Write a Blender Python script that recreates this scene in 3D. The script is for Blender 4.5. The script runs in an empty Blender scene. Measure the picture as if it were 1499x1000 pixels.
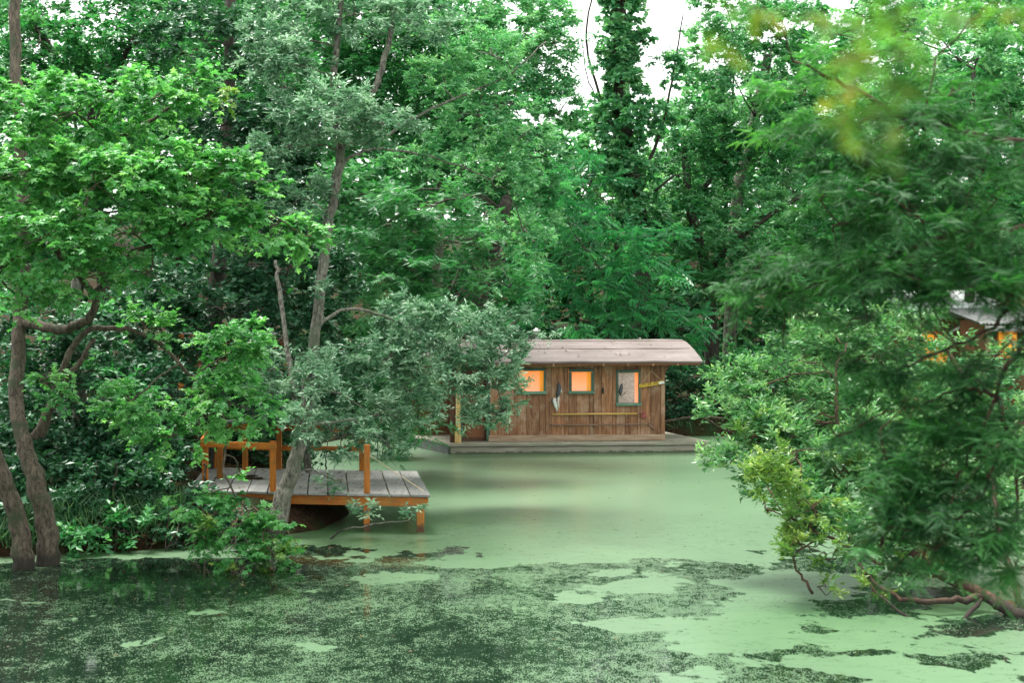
import bpy, math, random
import numpy as np
from mathutils import Vector, Matrix

# ------------------------------------------------------------------ camera, world, sun, exposure
S = bpy.context.scene
COL = S.collection
F, CX, HY, H = 2082.0, 749.5, 450.0, 3.68      # focal length (px of the photograph), centre, horizon, eye height
cam_d = bpy.data.cameras.new('camera')
cam = bpy.data.objects.new('camera', cam_d); COL.objects.link(cam)
cam.location = (0, 0, H); cam.rotation_euler = (math.radians(90), 0, 0)
cam_d.lens = 50; cam_d.sensor_width = 36; cam_d.shift_y = -(500 - HY) / 1499
cam_d.clip_start = .1; cam_d.clip_end = 1000
cam_d.dof.use_dof = True; cam_d.dof.focus_distance = 31; cam_d.dof.aperture_fstop = 2.6
S.camera = cam

SUN_EL, SUN_ROT = math.radians(72), math.radians(318)
W = bpy.data.worlds.new('World'); S.world = W; W.use_nodes = True
nt = W.node_tree; nt.nodes.clear()
sky = nt.nodes.new('ShaderNodeTexSky'); sky.sky_type = 'NISHITA'; sky.sun_disc = False
sky.sun_elevation = SUN_EL; sky.sun_rotation = SUN_ROT; sky.dust_density = 4; sky.ozone_density = 1
mx = nt.nodes.new('ShaderNodeMix'); mx.data_type = 'RGBA'; mx.inputs[0].default_value = .85
nt.links.new(sky.outputs[0], mx.inputs[6]); mx.inputs[7].default_value = (10.6, 11.0, 10.4, 1)
bg = nt.nodes.new('ShaderNodeBackground'); bg.inputs[1].default_value = .078
out = nt.nodes.new('ShaderNodeOutputWorld')
nt.links.new(mx.outputs[2], bg.inputs[0]); nt.links.new(bg.outputs[0], out.inputs[0])
sd = bpy.data.lights.new('sun', 'SUN'); sd.energy = 3.2; sd.angle = math.radians(22); sd.color = (1, .97, .9)
sun = bpy.data.objects.new('sun', sd); COL.objects.link(sun)
# towards the sun: (sin rot, cos rot) on the ground plane
dv = Vector((math.sin(SUN_ROT) * math.cos(SUN_EL), math.cos(SUN_ROT) * math.cos(SUN_EL), math.sin(SUN_EL)))
sun.rotation_euler = dv.to_track_quat('Z', 'Y').to_euler()
S.view_settings.view_transform = 'Standard'; S.view_settings.look = 'None'
S.view_settings.exposure = 1.55; S.view_settings.gamma = 1; S.view_settings.use_curve_mapping = False
S.cycles.max_bounces = 8; S.cycles.diffuse_bounces = 4; S.cycles.glossy_bounces = 3
S.cycles.transmission_bounces = 6; S.cycles.transparent_max_bounces = 6
S.cycles.use_adaptive_sampling = True; S.cycles.adaptive_threshold = .02

# ------------------------------------------------------------------ helpers
def at(px, py, d):
    """a pixel of the photograph at depth d -> a point of the place"""
    return np.array([(px - CX) * d / F, d, H - (py - HY) * d / F])
def tag(o, label=None, cat=None, group=None, kind=None):
    for k, v in (('label', label), ('category', cat), ('group', group), ('kind', kind)):
        if v: o[k] = v
    return o
def empty(name, loc, rz=0, **k):
    o = bpy.data.objects.new(name, None); COL.objects.link(o)
    o.location = loc; o.rotation_euler = (0, 0, rz); o.empty_display_size = .2
    return tag(o, **k)
def link(name, me, parent=None):
    o = bpy.data.objects.new(name, me); COL.objects.link(o)
    if parent: o.parent = parent
    return o
def np_mesh(name, V, Fc, mat, attr=None, smooth=False):
    """V (n,3); Fc (m,k) same-size faces; attr: per-face float"""
    me = bpy.data.meshes.new(name)
    V = np.asarray(V, dtype=np.float32); Fc = np.asarray(Fc, dtype=np.int32)
    m, k = Fc.shape
    me.vertices.add(len(V)); me.vertices.foreach_set('co', V.ravel())
    me.loops.add(m * k); me.loops.foreach_set('vertex_index', Fc.ravel())
    me.polygons.add(m)
    me.polygons.foreach_set('loop_start', np.arange(0, m * k, k, dtype=np.int32))
    me.polygons.foreach_set('loop_total', np.full(m, k, dtype=np.int32))
    if attr is not None:
        a = me.attributes.new('tone', 'FLOAT', 'FACE'); a.data.foreach_set('value', np.asarray(attr, dtype=np.float32))
    me.polygons.foreach_set('use_smooth', np.full(m, smooth, dtype=bool))
    me.update(calc_edges=True); me.materials.append(mat)
    return me
def nrm(a): return a / np.maximum(np.linalg.norm(a, axis=-1, keepdims=True), 1e-9)

class MB:
    """collects shapes into ONE mesh"""
    def __init__(s): s.v = []; s.f = []
    def add(s, v, f):
        n = len(s.v); s.v += [tuple(p) for p in v]; s.f += [tuple(i + n for i in q) for q in f]; return s
    def box(s, c, d, rot=None, taper=1.0):
        x, y, z = d[0] / 2, d[1] / 2, d[2] / 2
        P = [Vector((a * x * (taper if e > 0 else 1), b * y * (taper if e > 0 else 1), e * z)) for e in (-1, 1) for b in (-1, 1) for a in (-1, 1)]
        if rot is not None: P = [rot @ p for p in P]
        c = Vector(c); return s.add([p + c for p in P], [(0, 2, 3, 1), (4, 5, 7, 6), (0, 1, 5, 4), (2, 6, 7, 3), (0, 4, 6, 2), (1, 3, 7, 5)])
    def bar(s, a, b, w, h):
        a, b = Vector(a), Vector(b); d = b - a
        q = d.to_track_quat('X', 'Z').to_matrix()
        return s.box((a + b) / 2, (d.length, w, h), q)
    def prism(s, poly, z0, z1):
        n = len(poly)
        v = [(x, y, z0) for x, y in poly] + [(x, y, z1) for x, y in poly]
        return s.add(v, [tuple(range(n))[::-1], tuple(range(n, 2 * n))] + [(i, (i + 1) % n, n + (i + 1) % n, n + i) for i in range(n)])
    def tube(s, pts, rad, n=8, cap=True, bump=0, rng=None):
        pts = [Vector(p) for p in pts]; m = len(pts)
        if not hasattr(rad, '__len__'): rad = [rad] * m
        V = []; ref = Vector((.31, .9, .2)).normalized()
        for i, p in enumerate(pts):
            t = (pts[min(i + 1, m - 1)] - pts[max(i - 1, 0)]).normalized()
            a = t.cross(ref)
            if a.length < .1: a = t.cross(Vector((1, 0, 0)))
            a.normalize(); b = t.cross(a)
            for k in range(n):
                an = 2 * math.pi * k / n
                r = rad[i] * (1 + (bump * (rng.random() * 2 - 1) if bump else 0))
                V.append(p + (a * math.cos(an) + b * math.sin(an)) * r)
        Fs = [(i * n + k, i * n + (k + 1) % n, (i + 1) * n + (k + 1) % n, (i + 1) * n + k) for i in range(m - 1) for k in range(n)]
        if cap: Fs += [tuple(range(n))[::-1], tuple(range((m - 1) * n, m * n))]
        return s.add(V, Fs)
    def lathe(s, prof, c, n=16):
        V = [(c[0] + r * math.cos(2 * math.pi * k / n), c[1] + r * math.sin(2 * math.pi * k / n), c[2] + z) for r, z in prof for k in range(n)]
        m = len(prof)
        return s.add(V, [(i * n + k, i * n + (k + 1) % n, (i + 1) * n + (k + 1) % n, (i + 1) * n + k) for i in range(m - 1) for k in range(n)] + [tuple(range(n))[::-1], tuple(range((m - 1) * n, m * n))])
    def mesh(s, name, mat, smooth=False):
        me = bpy.data.meshes.new(name); me.from_pydata(s.v, [], s.f); me.materials.append(mat)
        if smooth: me.polygons.foreach_set('use_smooth', [True] * len(me.polygons))
        me.update(); return me
    def build(s, name, mat, parent=None, smooth=False, bevel=0):
        o = link(name, s.mesh(name, mat, smooth), parent)
        if bevel:
            b = o.modifiers.new('bevel', 'BEVEL'); b.width = bevel; b.segments = 2; b.limit_method = 'ANGLE'
        return o

def spline(P, n):
    """Catmull-Rom through points P, n samples in all"""
    P = np.array(P, float); Q = np.vstack([2 * P[0] - P[1], P, 2 * P[-1] - P[-2]])
    t = np.linspace(0, len(P) - 1 - 1e-6, n); i = t.astype(int); u = (t - i)[:, None]
    a, b, c, d = Q[i], Q[i + 1], Q[i + 2], Q[i + 3]
    return .5 * (2 * b + (c - a) * u + (2 * a - 5 * b + 4 * c - d) * u ** 2 + (3 * b - a - 3 * c + d) * u ** 3)

# ------------------------------------------------------------------ materials
def mat(name):
    m = bpy.data.materials.new(name); m.use_nodes = True; t = m.node_tree; t.nodes.clear()
    o = t.nodes.new('ShaderNodeOutputMaterial'); p = t.nodes.new('ShaderNodeBsdfPrincipled')
    t.links.new(p.outputs[0], o.inputs[0]); return m, t, p, o
def N(t, typ, **k):
    n = t.nodes.new(typ)
    for a, b in k.items():
        if a.startswith('i_'):
            key = a[2:]; n.inputs[int(key) if key.isdigit() else key.replace('_', ' ')].default_value = b
        else: setattr(n, a, b)
    return n
def ramp(t, stops, fac):
    r = t.nodes.new('ShaderNodeValToRGB'); e = r.color_ramp.elements
    while len(e) < len(stops): e.new(.5)
    for el, (p, c) in zip(e, stops): el.position = p; el.color = (*c, 1) if len(c) == 3 else c
    if fac is not None: t.links.new(fac, r.inputs[0])
    return r
def mapping(t, scale=(1, 1, 1), coord='Object', rand=False):
    tc = N(t, 'ShaderNodeTexCoord'); mp = N(t, 'ShaderNodeMapping'); mp.inputs['Scale'].default_value = scale
    t.links.new(tc.outputs[coord], mp.inputs[0])
    if rand:
        oi = N(t, 'ShaderNodeObjectInfo'); mu = N(t, 'ShaderNodeMath', operation='MULTIPLY', i_1=37.0)
        t.links.new(oi.outputs['Random'], mu.inputs[0]); cb = N(t, 'ShaderNodeCombineXYZ')
        for i in range(3): t.links.new(mu.outputs[0], cb.inputs[i])
        t.links.new(cb.outputs[0], mp.inputs['Location'])
    return mp
def noise(t, vec, scale, detail=4, rough=.6, dist=0):
    n = N(t, 'ShaderNodeTexNoise'); n.inputs['Scale'].default_value = scale; n.inputs['Detail'].default_value = detail
    n.inputs['Roughness'].default_value = rough; n.inputs['Distortion'].default_value = dist
    if vec is not None: t.links.new(vec, n.inputs[0])
    return n
def bumpn(t, h, p, strength=.3, dist=.01):
    b = N(t, 'ShaderNodeBump'); b.inputs['Strength'].default_value = strength; b.inputs['Distance'].default_value = dist
    t.links.new(h, b.inputs['Height']); t.links.new(b.outputs[0], p.inputs['Normal']); return b

def leaf_mat(name, dark, mid, light, rough=.42, trans=.32, tcol=None, spec=.5):
    m, t, p, o = mat(name)
    a = N(t, 'ShaderNodeAttribute', attribute_name='tone')
    r = ramp(t, [(0, dark), (.5, mid), (1, light)], a.outputs['Fac'])
    t.links.new(r.outputs[0], p.inputs['Base Color']); p.inputs['Roughness'].default_value = rough
    p.inputs['Specular IOR Level'].default_value = spec
    tr = N(t, 'ShaderNodeBsdfTranslucent')
    tm = N(t, 'ShaderNodeMix', data_type='RGBA', blend_type='MULTIPLY'); tm.inputs[0].default_value = 1
    t.links.new(r.outputs[0], tm.inputs[6]); tm.inputs[7].default_value = (*(tcol or (1.6, 1.7, .9)), 1)
    t.links.new(tm.outputs[2], tr.inputs[0])
    ms = N(t, 'ShaderNodeMixShader'); ms.inputs[0].default_value = trans
    t.links.new(p.outputs[0], ms.inputs[1]); t.links.new(tr.outputs[0], ms.inputs[2]); t.links.new(ms.outputs[0], o.inputs[0])
    return m
LM = {
 'maple':  leaf_mat('maple_leaf', (.035, .17, .05), (.085, .31, .09), (.22, .48, .18), .38, .38),
 'silver': leaf_mat('silver_oak_leaf', (.04, .13, .065), (.14, .30, .17), (.47, .63, .47), .3, .22, (1.1, 1.4, 1)),  # silvery leaf; lightest tone also holds sky sheen put into the colour
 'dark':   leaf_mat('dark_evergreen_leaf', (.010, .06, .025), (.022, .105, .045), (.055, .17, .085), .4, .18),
 'fine':   leaf_mat('fine_leaf', (.014, .12, .038), (.034, .20, .060), (.12, .34, .14), .42, .32),
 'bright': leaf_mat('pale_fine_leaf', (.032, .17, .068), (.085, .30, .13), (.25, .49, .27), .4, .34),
 'pinn':   leaf_mat('pinnate_leaf', (.015, .13, .05), (.035, .22, .08), (.08, .32, .13), .35, .34),
 'bush':   leaf_mat('myrtle_leaf', (.035, .14, .05), (.09, .26, .10), (.27, .45, .21), .35, .3),
 'olive':  leaf_mat('olive_bush_leaf', (.05, .14, .025), (.12, .25, .045), (.28, .38, .10), .4, .35),
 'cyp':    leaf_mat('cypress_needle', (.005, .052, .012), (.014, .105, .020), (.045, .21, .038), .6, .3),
 'cypl':   leaf_mat('cypress_backlit_needle', (.025, .15, .035), (.055, .24, .05), (.13, .36, .08), .5, .42),  # paler copy of the cypress needle; backlighting put into the colour
 'near':   leaf_mat('autumn_tinted_leaf', (.04, .14, .02), (.09, .20, .03), (.24, .20, .02), .5, .5),
 'litter': leaf_mat('fallen_leaf', (.06, .03, .015), (.14, .085, .03), (.12, .17, .05), .7, .1),
 'grass':  leaf_mat('strap_leaf', (.02, .08, .03), (.04, .14, .06), (.12, .22, .10), .4, .25),
}
def foot(t, col, h=.16, c=(.018, .015, .011)):
    """wet, stained band where a thing stands in the pond"""
    g = N(t, 'ShaderNodeNewGeometry'); sp = N(t, 'ShaderNodeSeparateXYZ'); t.links.new(g.outputs['Position'], sp.inputs[0])
    nn = noise(t, g.outputs['Position'], 7, 4, .6); ad = N(t, 'ShaderNodeMath', operation='MULTIPLY_ADD', i_1=-.14, i_2=.07); t.links.new(nn.outputs[0], ad.inputs[0])
    a2 = N(t, 'ShaderNodeMath', operation='ADD'); t.links.new(ad.outputs[0], a2.inputs[0]); t.links.new(sp.outputs[2], a2.inputs[1])
    mr = N(t, 'ShaderNodeMapRange'); t.links.new(a2.outputs[0], mr.inputs[0]); mr.inputs[1].default_value = h * .6; mr.inputs[2].default_value = h; mr.inputs[3].default_value = .85; mr.inputs[4].default_value = 0
    mm = N(t, 'ShaderNodeMix', data_type='RGBA'); t.links.new(mr.outputs[0], mm.inputs[0]); t.links.new(col, mm.inputs[6]); mm.inputs[7].default_value = (*c, 1); return mm.outputs[2]
def bark_mat(name, a, b, moss=None, sc=20):
    m, t, p, o = mat(name)
    mp = mapping(t, (1, 1, .35)); n = noise(t, mp.outputs[0], sc, 8, .75, .6)
    r = ramp(t, [(.4, a), (.62, b)], n.outputs[0]); col = r.outputs[0]
    if moss:
        n2 = noise(t, mapping(t).outputs[0], 2.2, 5, .7); f = ramp(t, [(.5, (0, 0, 0)), (.62, (1, 1, 1))], n2.outputs[0])
        mm = N(t, 'ShaderNodeMix', data_type='RGBA'); t.links.new(f.outputs[0], mm.inputs[0]); t.links.new(col, mm.inputs[6]); mm.inputs[7].default_value = (*moss, 1); col = mm.outputs[2]
    col = foot(t, col, .22)
    t.links.new(col, p.inputs['Base Color']); p.inputs['Roughness'].default_value = .9
    bumpn(t, n.outputs[0], p, .9, .04); return m
BK = {
 'brown': bark_mat('brown_bark', (.03, .023, .016), (.17, .135, .10), (.04, .055, .025)),
 'grey':  bark_mat('grey_lichen_bark', (.035, .032, .026), (.24, .23, .19), (.09, .11, .07)),
 'dark':  bark_mat('dark_bark', (.02, .017, .013), (.075, .065, .05)),
 'pale':  bark_mat('pale_bark', (.2, .19, .16), (.48, .46, .4)),
 'red':   bark_mat('reddish_bark', (.025, .013, .008), (.11, .058, .034)),
}
def wood_mat(name, cols, sc=(1, 1, 1), rough=.75, streak=18, wear=None, bs=.35, dirt=.0):
    """cols: ramp; grain runs along local Z unless sc says otherwise"""
    m, t, p, o = mat(name)
    mp = mapping(t, sc, rand=True); n = noise(t, mp.outputs[0], streak, 6, .65, .4)
    r = ramp(t, [(.28 + .44 * i / (len(cols) - 1), c) for i, c in enumerate(cols)], n.outputs[0]); col = r.outputs[0]
    oi = N(t, 'ShaderNodeObjectInfo'); mr = N(t, 'ShaderNodeMapRange'); mr.inputs[3].default_value = .72; mr.inputs[4].default_value = 1.25
    t.links.new(oi.outputs['Random'], mr.inputs[0])
    mu = N(t, 'ShaderNodeMix', data_type='RGBA', blend_type='MULTIPLY'); mu.inputs[0].default_value = 1
    t.links.new(col, mu.inputs[6]); t.links.new(mr.outputs[0], mu.inputs[7]); col = mu.outputs[2]
    if wear:
        n2 = noise(t, mapping(t, rand=True).outputs[0], wear[1], 5, .7)
        f = ramp(t, [(.48, (0, 0, 0)), (.68, (.85, .85, .85))], n2.outputs[0])
        mm = N(t, 'ShaderNodeMix', data_type='RGBA'); t.links.new(f.outputs[0], mm.inputs[0]); t.links.new(col, mm.inputs[6]); mm.inputs[7].default_value = (*wear[0], 1); col = mm.outputs[2]
    if 'orange' in name: col = foot(t, col, .14)
    if 'hull' in name: col = foot(t, col, .055, (.03, .045, .02))
    t.links.new(col, p.inputs['Base Color']); p.inputs['Roughness'].default_value = rough
    bumpn(t, n.outputs[0], p, bs, .006); return m
WM = {
 'siding': wood_mat('weathered_cedar_board', [(.075, .028, .012), (.23, .10, .045), (.38, .20, .10)], (1, 1, .07), streak=24, wear=((.38, .26, .18), 1.7)),
 'skirt':  wood_mat('weathered_skirting', [(.17, .10, .06), (.32, .22, .15), (.43, .33, .25)], (.07, 1, 1), streak=24),
 'hull':   wood_mat('grey_green_hull_board', [(.15, .13, .10), (.27, .25, .20), (.38, .36, .30)], (.06, 1, 1), streak=20, wear=((.2, .23, .15), 2)),
 'deck':   wood_mat('grey_deck_plank', [(.17, .165, .16), (.25, .245, .24), (.34, .335, .335)], (1, .05, 1), streak=22, wear=((.16, .17, .15), 3), rough=.6),
 'orange': wood_mat('orange_stained_timber', [(.24, .06, .004), (.43, .125, .008), (.54, .19, .016)], (1, 1, .1), streak=20, wear=((.24, .12, .02), 2.5), rough=.6),
 'orangeH': wood_mat('orange_stained_beam', [(.24, .06, .004), (.43, .125, .008), (.54, .19, .016)], (.1, 1, 1), streak=20, wear=((.16, .13, .04), 2.2), rough=.6),
 'porch':  wood_mat('yellowish_porch_post', [(.3, .18, .06), (.48, .32, .12), (.58, .42, .2)], (1, 1, .1), streak=20),
 'door':   wood_mat('dark_red_door', [(.05, .02, .012), (.11, .045, .025), (.16, .07, .04)], (1, 1, .1), streak=20),
 'frame':  wood_mat('dark_green_window_frame', [(.02, .055, .035), (.03, .085, .055), (.06, .13, .09)], (1, 1, .3), streak=14, rough=.5),
 'sill':   wood_mat('faded_green_sill', [(.06, .14, .09), (.11, .22, .15), (.2, .3, .22)], (.3, 1, 1), streak=20),
 'pole':   wood_mat('yellow_pole', [(.5, .30, .07), (.68, .45, .14)], (.1, 1, 1), streak=14, rough=.4),
 'gaff':   wood_mat('grey_brown_pole', [(.14, .08, .05), (.26, .17, .12)], (.1, 1, 1), streak=20),
 'redp':   wood_mat('red_painted_tip', [(.16, .03, .03), (.26, .07, .06)], streak=14),
 'lattice': wood_mat('tan_lattice', [(.2, .12, .07), (.34, .22, .14)], streak=20),
 'brownwall': wood_mat('red_brown_wall', [(.10, .035, .015), (.2, .075, .03)], (1, 1, .1), streak=20),
 'greyrail': wood_mat('pale_grey_rail', [(.3, .32, .3), (.5, .52, .5)], (.1, 1, 1), streak=20),
}
def plain(name, col, rough=.6, metal=0, var=.3, sc=8, bs=.1):
    m, t, p, o = mat(name); n = noise(t, mapping(t, rand=True).outputs[0], sc, 5, .6)
    r = ramp(t, [(.3, tuple(c * (1 - var) for c in col)), (.7, tuple(min(1, c * (1 + var)) for c in col))], n.outputs[0])
    t.links.new(r.outputs[0], p.inputs['Base Color']); p.inputs['Roughness'].default_value = rough; p.inputs['Metallic'].default_value = metal
    bumpn(t, n.outputs[0], p, bs, .01); return m
PM = {
 'white': plain('chalky_white_paint', (.6, .62, .58)), 'blackp': plain('slate_black_paint', (.05, .055, .065), .45),
 'metal': plain('galvanised_metal', (.45, .46, .46), .35, .9), 'rope': plain('pale_rope', (.5, .4, .25), .9),
 'signy': plain('sign_yellow_paint', (.62, .40, .03), .5, var=.15), 'black': plain('lettering_black', (.02, .018, .012), .7),
 'tin': plain('white_corrugated_roofing', (.62, .63, .66), .4, .1, .15), 'grey': plain('grey_cladding', (.12, .125, .125), .7),
 'soil': None,
}
def roof_material():
    m, t, p, o = mat('faded_maroon_roofing')
    n = noise(t, mapping(t, (.35, 1.6, 1.6)).outputs[0], 3, 8, .7); n2 = noise(t, mapping(t, (.5, 4, 4)).outputs[0], 16, 4, .7)
    r = ramp(t, [(.3, (.105, .078, .073)), (.55, (.155, .122, .116)), (.75, (.235, .19, .185))], n.outputs[0])
    f = ramp(t, [(.62, (0, 0, 0)), (.72, (.6, .6, .6))], n2.outputs[0])
    mm = N(t, 'ShaderNodeMix', data_type='RGBA'); t.links.new(f.outputs[0], mm.inputs[0]); t.links.new(r.outputs[0], mm.inputs[6]); mm.inputs[7].default_value = (.2, .13, .13, 1)
    t.links.new(mm.outputs[2], p.inputs['Base Color']); p.inputs['Roughness'].default_value = .65; bumpn(t, n2.outputs[0], p, .2, .01); return m
ROOF = roof_material()
def glow_material(name, low, high, strength):
    """a lit curtain behind the pane"""
    m, t, p, o = mat(name)
    n = noise(t, mapping(t, (6, 1, 1.5), rand=True).outputs[0], 2, 3, .5)
    tc = N(t, 'ShaderNodeTexCoord'); sp = N(t, 'ShaderNodeSeparateXYZ'); t.links.new(tc.outputs['Generated'], sp.inputs[0])
    ad = N(t, 'ShaderNodeMath', operation='MULTIPLY_ADD', i_1=.5, i_2=-.2); t.links.new(n.outputs[0], ad.inputs[0])
    a2 = N(t, 'ShaderNodeMath', operation='ADD'); t.links.new(ad.outputs[0], a2.inputs[0]); t.links.new(sp.outputs[2], a2.inputs[1])
    r = ramp(t, [(.1, low), (1, high)], a2.outputs[0]); t.links.new(r.outputs[0], p.inputs['Base Color'])
    t.links.new(r.outputs[0], p.inputs['Emission Color']); p.inputs['Emission Strength'].default_value = strength; return m
GLOW = glow_material('lit_orange_curtain', (.85, .36, .20), (.85, .25, .05), .34)
GLOWW = glow_material('lit_amber_wall', (.8, .34, .04), (.9, .32, .02), .22)
def lace_material():
    m, t, p, o = mat('grey_lace_curtain')
    n = noise(t, mapping(t, (1, 1, 3)).outputs[0], 14, 3, .6, .6)
    r = ramp(t, [(.4, (.42, .39, .41)), (.6, (.66, .62, .62))], n.outputs[0]); t.links.new(r.outputs[0], p.inputs['Base Color'])
    p.inputs['Emission Color'].default_value = (.8, .4, .2, 1); p.inputs['Emission Strength'].default_value = .06; return m
LACE = lace_material()
def glass_material():
    m, t, p, o = mat('window_glass')
    g = N(t, 'ShaderNodeBsdfGlossy'); g.inputs['Roughness'].default_value = .05
    tr = N(t, 'ShaderNodeBsdfTransparent'); ms = N(t, 'ShaderNodeMixShader'); lw = N(t, 'ShaderNodeFresnel'); lw.inputs[0].default_value = 1.5
    t.links.new(lw.outputs[0], ms.inputs[0]); t.links.new(tr.outputs[0], ms.inputs[1]); t.links.new(g.outputs[0], ms.inputs[2]); t.links.new(ms.outputs[0], o.inputs[0]); return m
GLASS = glass_material()
def soil_material():
    m, t, p, o = mat('leaf_litter_soil')
    n = noise(t, mapping(t).outputs[0], 1.2, 8, .7); n2 = noise(t, mapping(t).outputs[0], 14, 6, .7)
    r = ramp(t, [(.35, (.012, .007, .004)), (.55, (.036, .019, .010)), (.7, (.075, .042, .022))], n2.outputs[0])
    g = ramp(t, [(.45, (0, 0, 0)), (.65, (1, 1, 1))], n.outputs[0])
    mm = N(t, 'ShaderNodeMix', data_type='RGBA'); t.links.new(g.outputs[0], mm.inputs[0]); t.links.new(r.outputs[0], mm.inputs[6]); mm.inputs[7].default_value = (.018, .045, .014, 1)
    t.links.new(mm.outputs[2], p.inputs['Base Color']); p.inputs['Specular IOR Level'].default_value = .12; p.inputs['Roughness'].default_value = .95; bumpn(t, n2.outputs[0], p, .8, .08); return m
PM['soil'] = soil_material()

def water_material():
    """duckweed mats over dark still water; where mats break up, specks float between"""
    m, t, p, o = mat('duckweed_water'); L = t.links.new
    g = N(t, 'ShaderNodeNewGeometry'); sp = N(t, 'ShaderNodeSeparateXYZ'); L(g.outputs['Position'], sp.inputs[0])
    def mp(s):
        q = N(t, 'ShaderNodeMapping'); q.inputs['Scale'].default_value = s; L(g.outputs['Position'], q.inputs[0]); return q.outputs[0]
    def M(op, a, b=None, c=None, clamp=False):
        n = N(t, 'ShaderNodeMath', operation=op); n.use_clamp = clamp
        for i, v in enumerate((a, b, c)):
            if v is None: continue
            if isinstance(v, (int, float)): n.inputs[i].default_value = v
            else: L(v, n.inputs[i])
        return n.outputs[0]
    def SS(v, a, b):
        n = N(t, 'ShaderNodeMapRange', interpolation_type='SMOOTHSTEP'); L(v, n.inputs[0]); n.inputs[1].default_value = a; n.inputs[2].default_value = b; return n.outputs[0]
    X, Y = sp.outputs[0], sp.outputs[1]
    big = noise(t, mp((.30, .36, 1)), 1.0, 3, .55, .5).outputs[0]
    mid = noise(t, mp((1.0, .8, 1)), 1.6, 5, .62, .7).outputs[0]
    fine = noise(t, mp((1, .5, 1)), 11, 4, .65).outputs[0]
    speck = noise(t, mp((1, .32, 1)), 60, 3, .7).outputs[0]
    # closed cover far out and near the left bank, open towards the camera, closed again to the right
    edge = M('ADD', M('MULTIPLY', X, .14), 20.7)                 # where the closed cover ends
    far = M('MULTIPLY', M('SUBTRACT', Y, edge), .32)
    right = M('MULTIPLY', M('SUBTRACT', X, .5), .13)
    b0 = M('ADD', M('MULTIPLY', M('SUBTRACT', big, .5), 1.6), M('MULTIPLY', M('SUBTRACT', mid, .5), .75))
    wq = N(t, 'ShaderNodeVectorMath', operation='ADD'); wn = noise(t, mp((1, 1, 1)), 1.3, 3, .6); L(mp((.75, 1.0, 1)), wq.inputs[0]); L(wn.outputs['Color'], wq.inputs[1])
    vo = N(t, 'ShaderNodeTexVoronoi', feature='SMOOTH_F1'); vo.inputs['Scale'].default_value = .95; vo.inputs['Smoothness'].default_value = .35; L(wq.outputs[0], vo.inputs['Vector'])
    b0 = M('ADD', b0, M('MULTIPLY', M('SUBTRACT', .42, vo.outputs['Distance']), .9))
    b0 = M('ADD', b0, M('MULTIPLY', M('SUBTRACT', fine, .5), .22))
    matv = M('ADD', M('ADD', b0, M('MAXIMUM', M('MINIMUM', far, .9), -.20)), M('MINIMUM', M('MAXIMUM', right, 0), .31))
    matv = M('ADD', matv, M('MINIMUM', M('MAXIMUM', M('MULTIPLY', X, .04), -.14), 0))
    matv = M('ADD', matv, M('MULTIPLY', SS(X, -4, 0), .10))
    drift = noise(t, mp((.8, 1.6, 1)), 1.4, 4, .6, 1.2).outputs[0]
    line = M('SUBTRACT', 1, SS(M('ABSOLUTE', M('SUBTRACT', drift, .5)), 0, .010))
    line = M('MULTIPLY', M('MULTIPLY', line, SS(M('ADD', Y, M('MULTIPLY', mid, 3)), 28, 24)), SS(speck, .42, .5))
    mats = M('MULTIPLY', SS(matv, .03, .09), M('SUBTRACT', 1, M('MULTIPLY', line, .8)))
    dens = M('ADD', M('MULTIPLY', M('SUBTRACT', mid, .5), .5), M('MULTIPLY', M('SUBTRACT', big, .5), .35))
    dens = M('ADD', dens, M('MINIMUM', M('MAXIMUM', M('ADD', M('MULTIPLY', X, .02), -.01), -.11), .03))
    dens = M('SUBTRACT', dens, M('MULTIPLY', M('MAXIMUM', M('SUBTRACT', X, 2), 0), .03))
    spk = SS(M('ADD', M('ADD', speck, M('MULTIPLY', M('SUBTRACT', fine, .5), .5)), dens), .465, .52)
    cover = M('MAXIMUM', mats, M('MULTIPLY', spk, .74))
    # duckweed
    grain = noise(t, mp((1, 1, 1)), 130, 2, .6).outputs[0]
    tone = noise(t, mp((.5, .5, 1)), 1.1, 6, .65, .4).outputs[0]
    c = ramp(t, [(.3, (.011, .08, .010)), (.5, (.021, .112, .018)), (.72, (.06, .165, .048))], M('ADD', M('ADD', M('MULTIPLY', tone, .6), M('MULTIPLY', fine, .2)), M('MULTIPLY', grain, .2)))
    L(c.outputs[0], p.inputs['Base Color']); p.inputs['Roughness'].default_value = .6; p.inputs['Specular IOR Level'].default_value = 1; p.inputs['Coat Weight'].default_value = 1; p.inputs['Coat Roughness'].default_value = .29; p.inputs['Coat IOR'].default_value = 2.6
    b = N(t, 'ShaderNodeBump'); b.inputs['Strength'].default_value = .22; b.inputs['Distance'].default_value = .006
    L(M('ADD', grain, M('MULTIPLY', fine, 1.2)), b.inputs['Height']); L(b.outputs[0], p.inputs['Normal'])
    # open water
    w = N(t, 'ShaderNodeBsdfPrincipled'); w.inputs['Base Color'].default_value = (.006, .014, .008, 1); w.inputs['Roughness'].default_value = .045; w.inputs['IOR'].default_value = 1.333
    wv = noise(t, mp((1, 2.2, 1)), 2.5, 3, .5).outputs[0]; wb = N(t, 'ShaderNodeBump'); wb.inputs['Strength'].default_value = .1; wb.inputs['Distance'].default_value = .02
    L(wv, wb.inputs['Height']); L(wb.outputs[0], w.inputs['Normal'])
    ms = N(t, 'ShaderNodeMixShader'); L(cover, ms.inputs[0]); L(w.outputs[0], ms.inputs[1]); L(p.outputs[0], ms.inputs[2]); L(ms.outputs[0], o.inputs[0])
    return m

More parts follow.
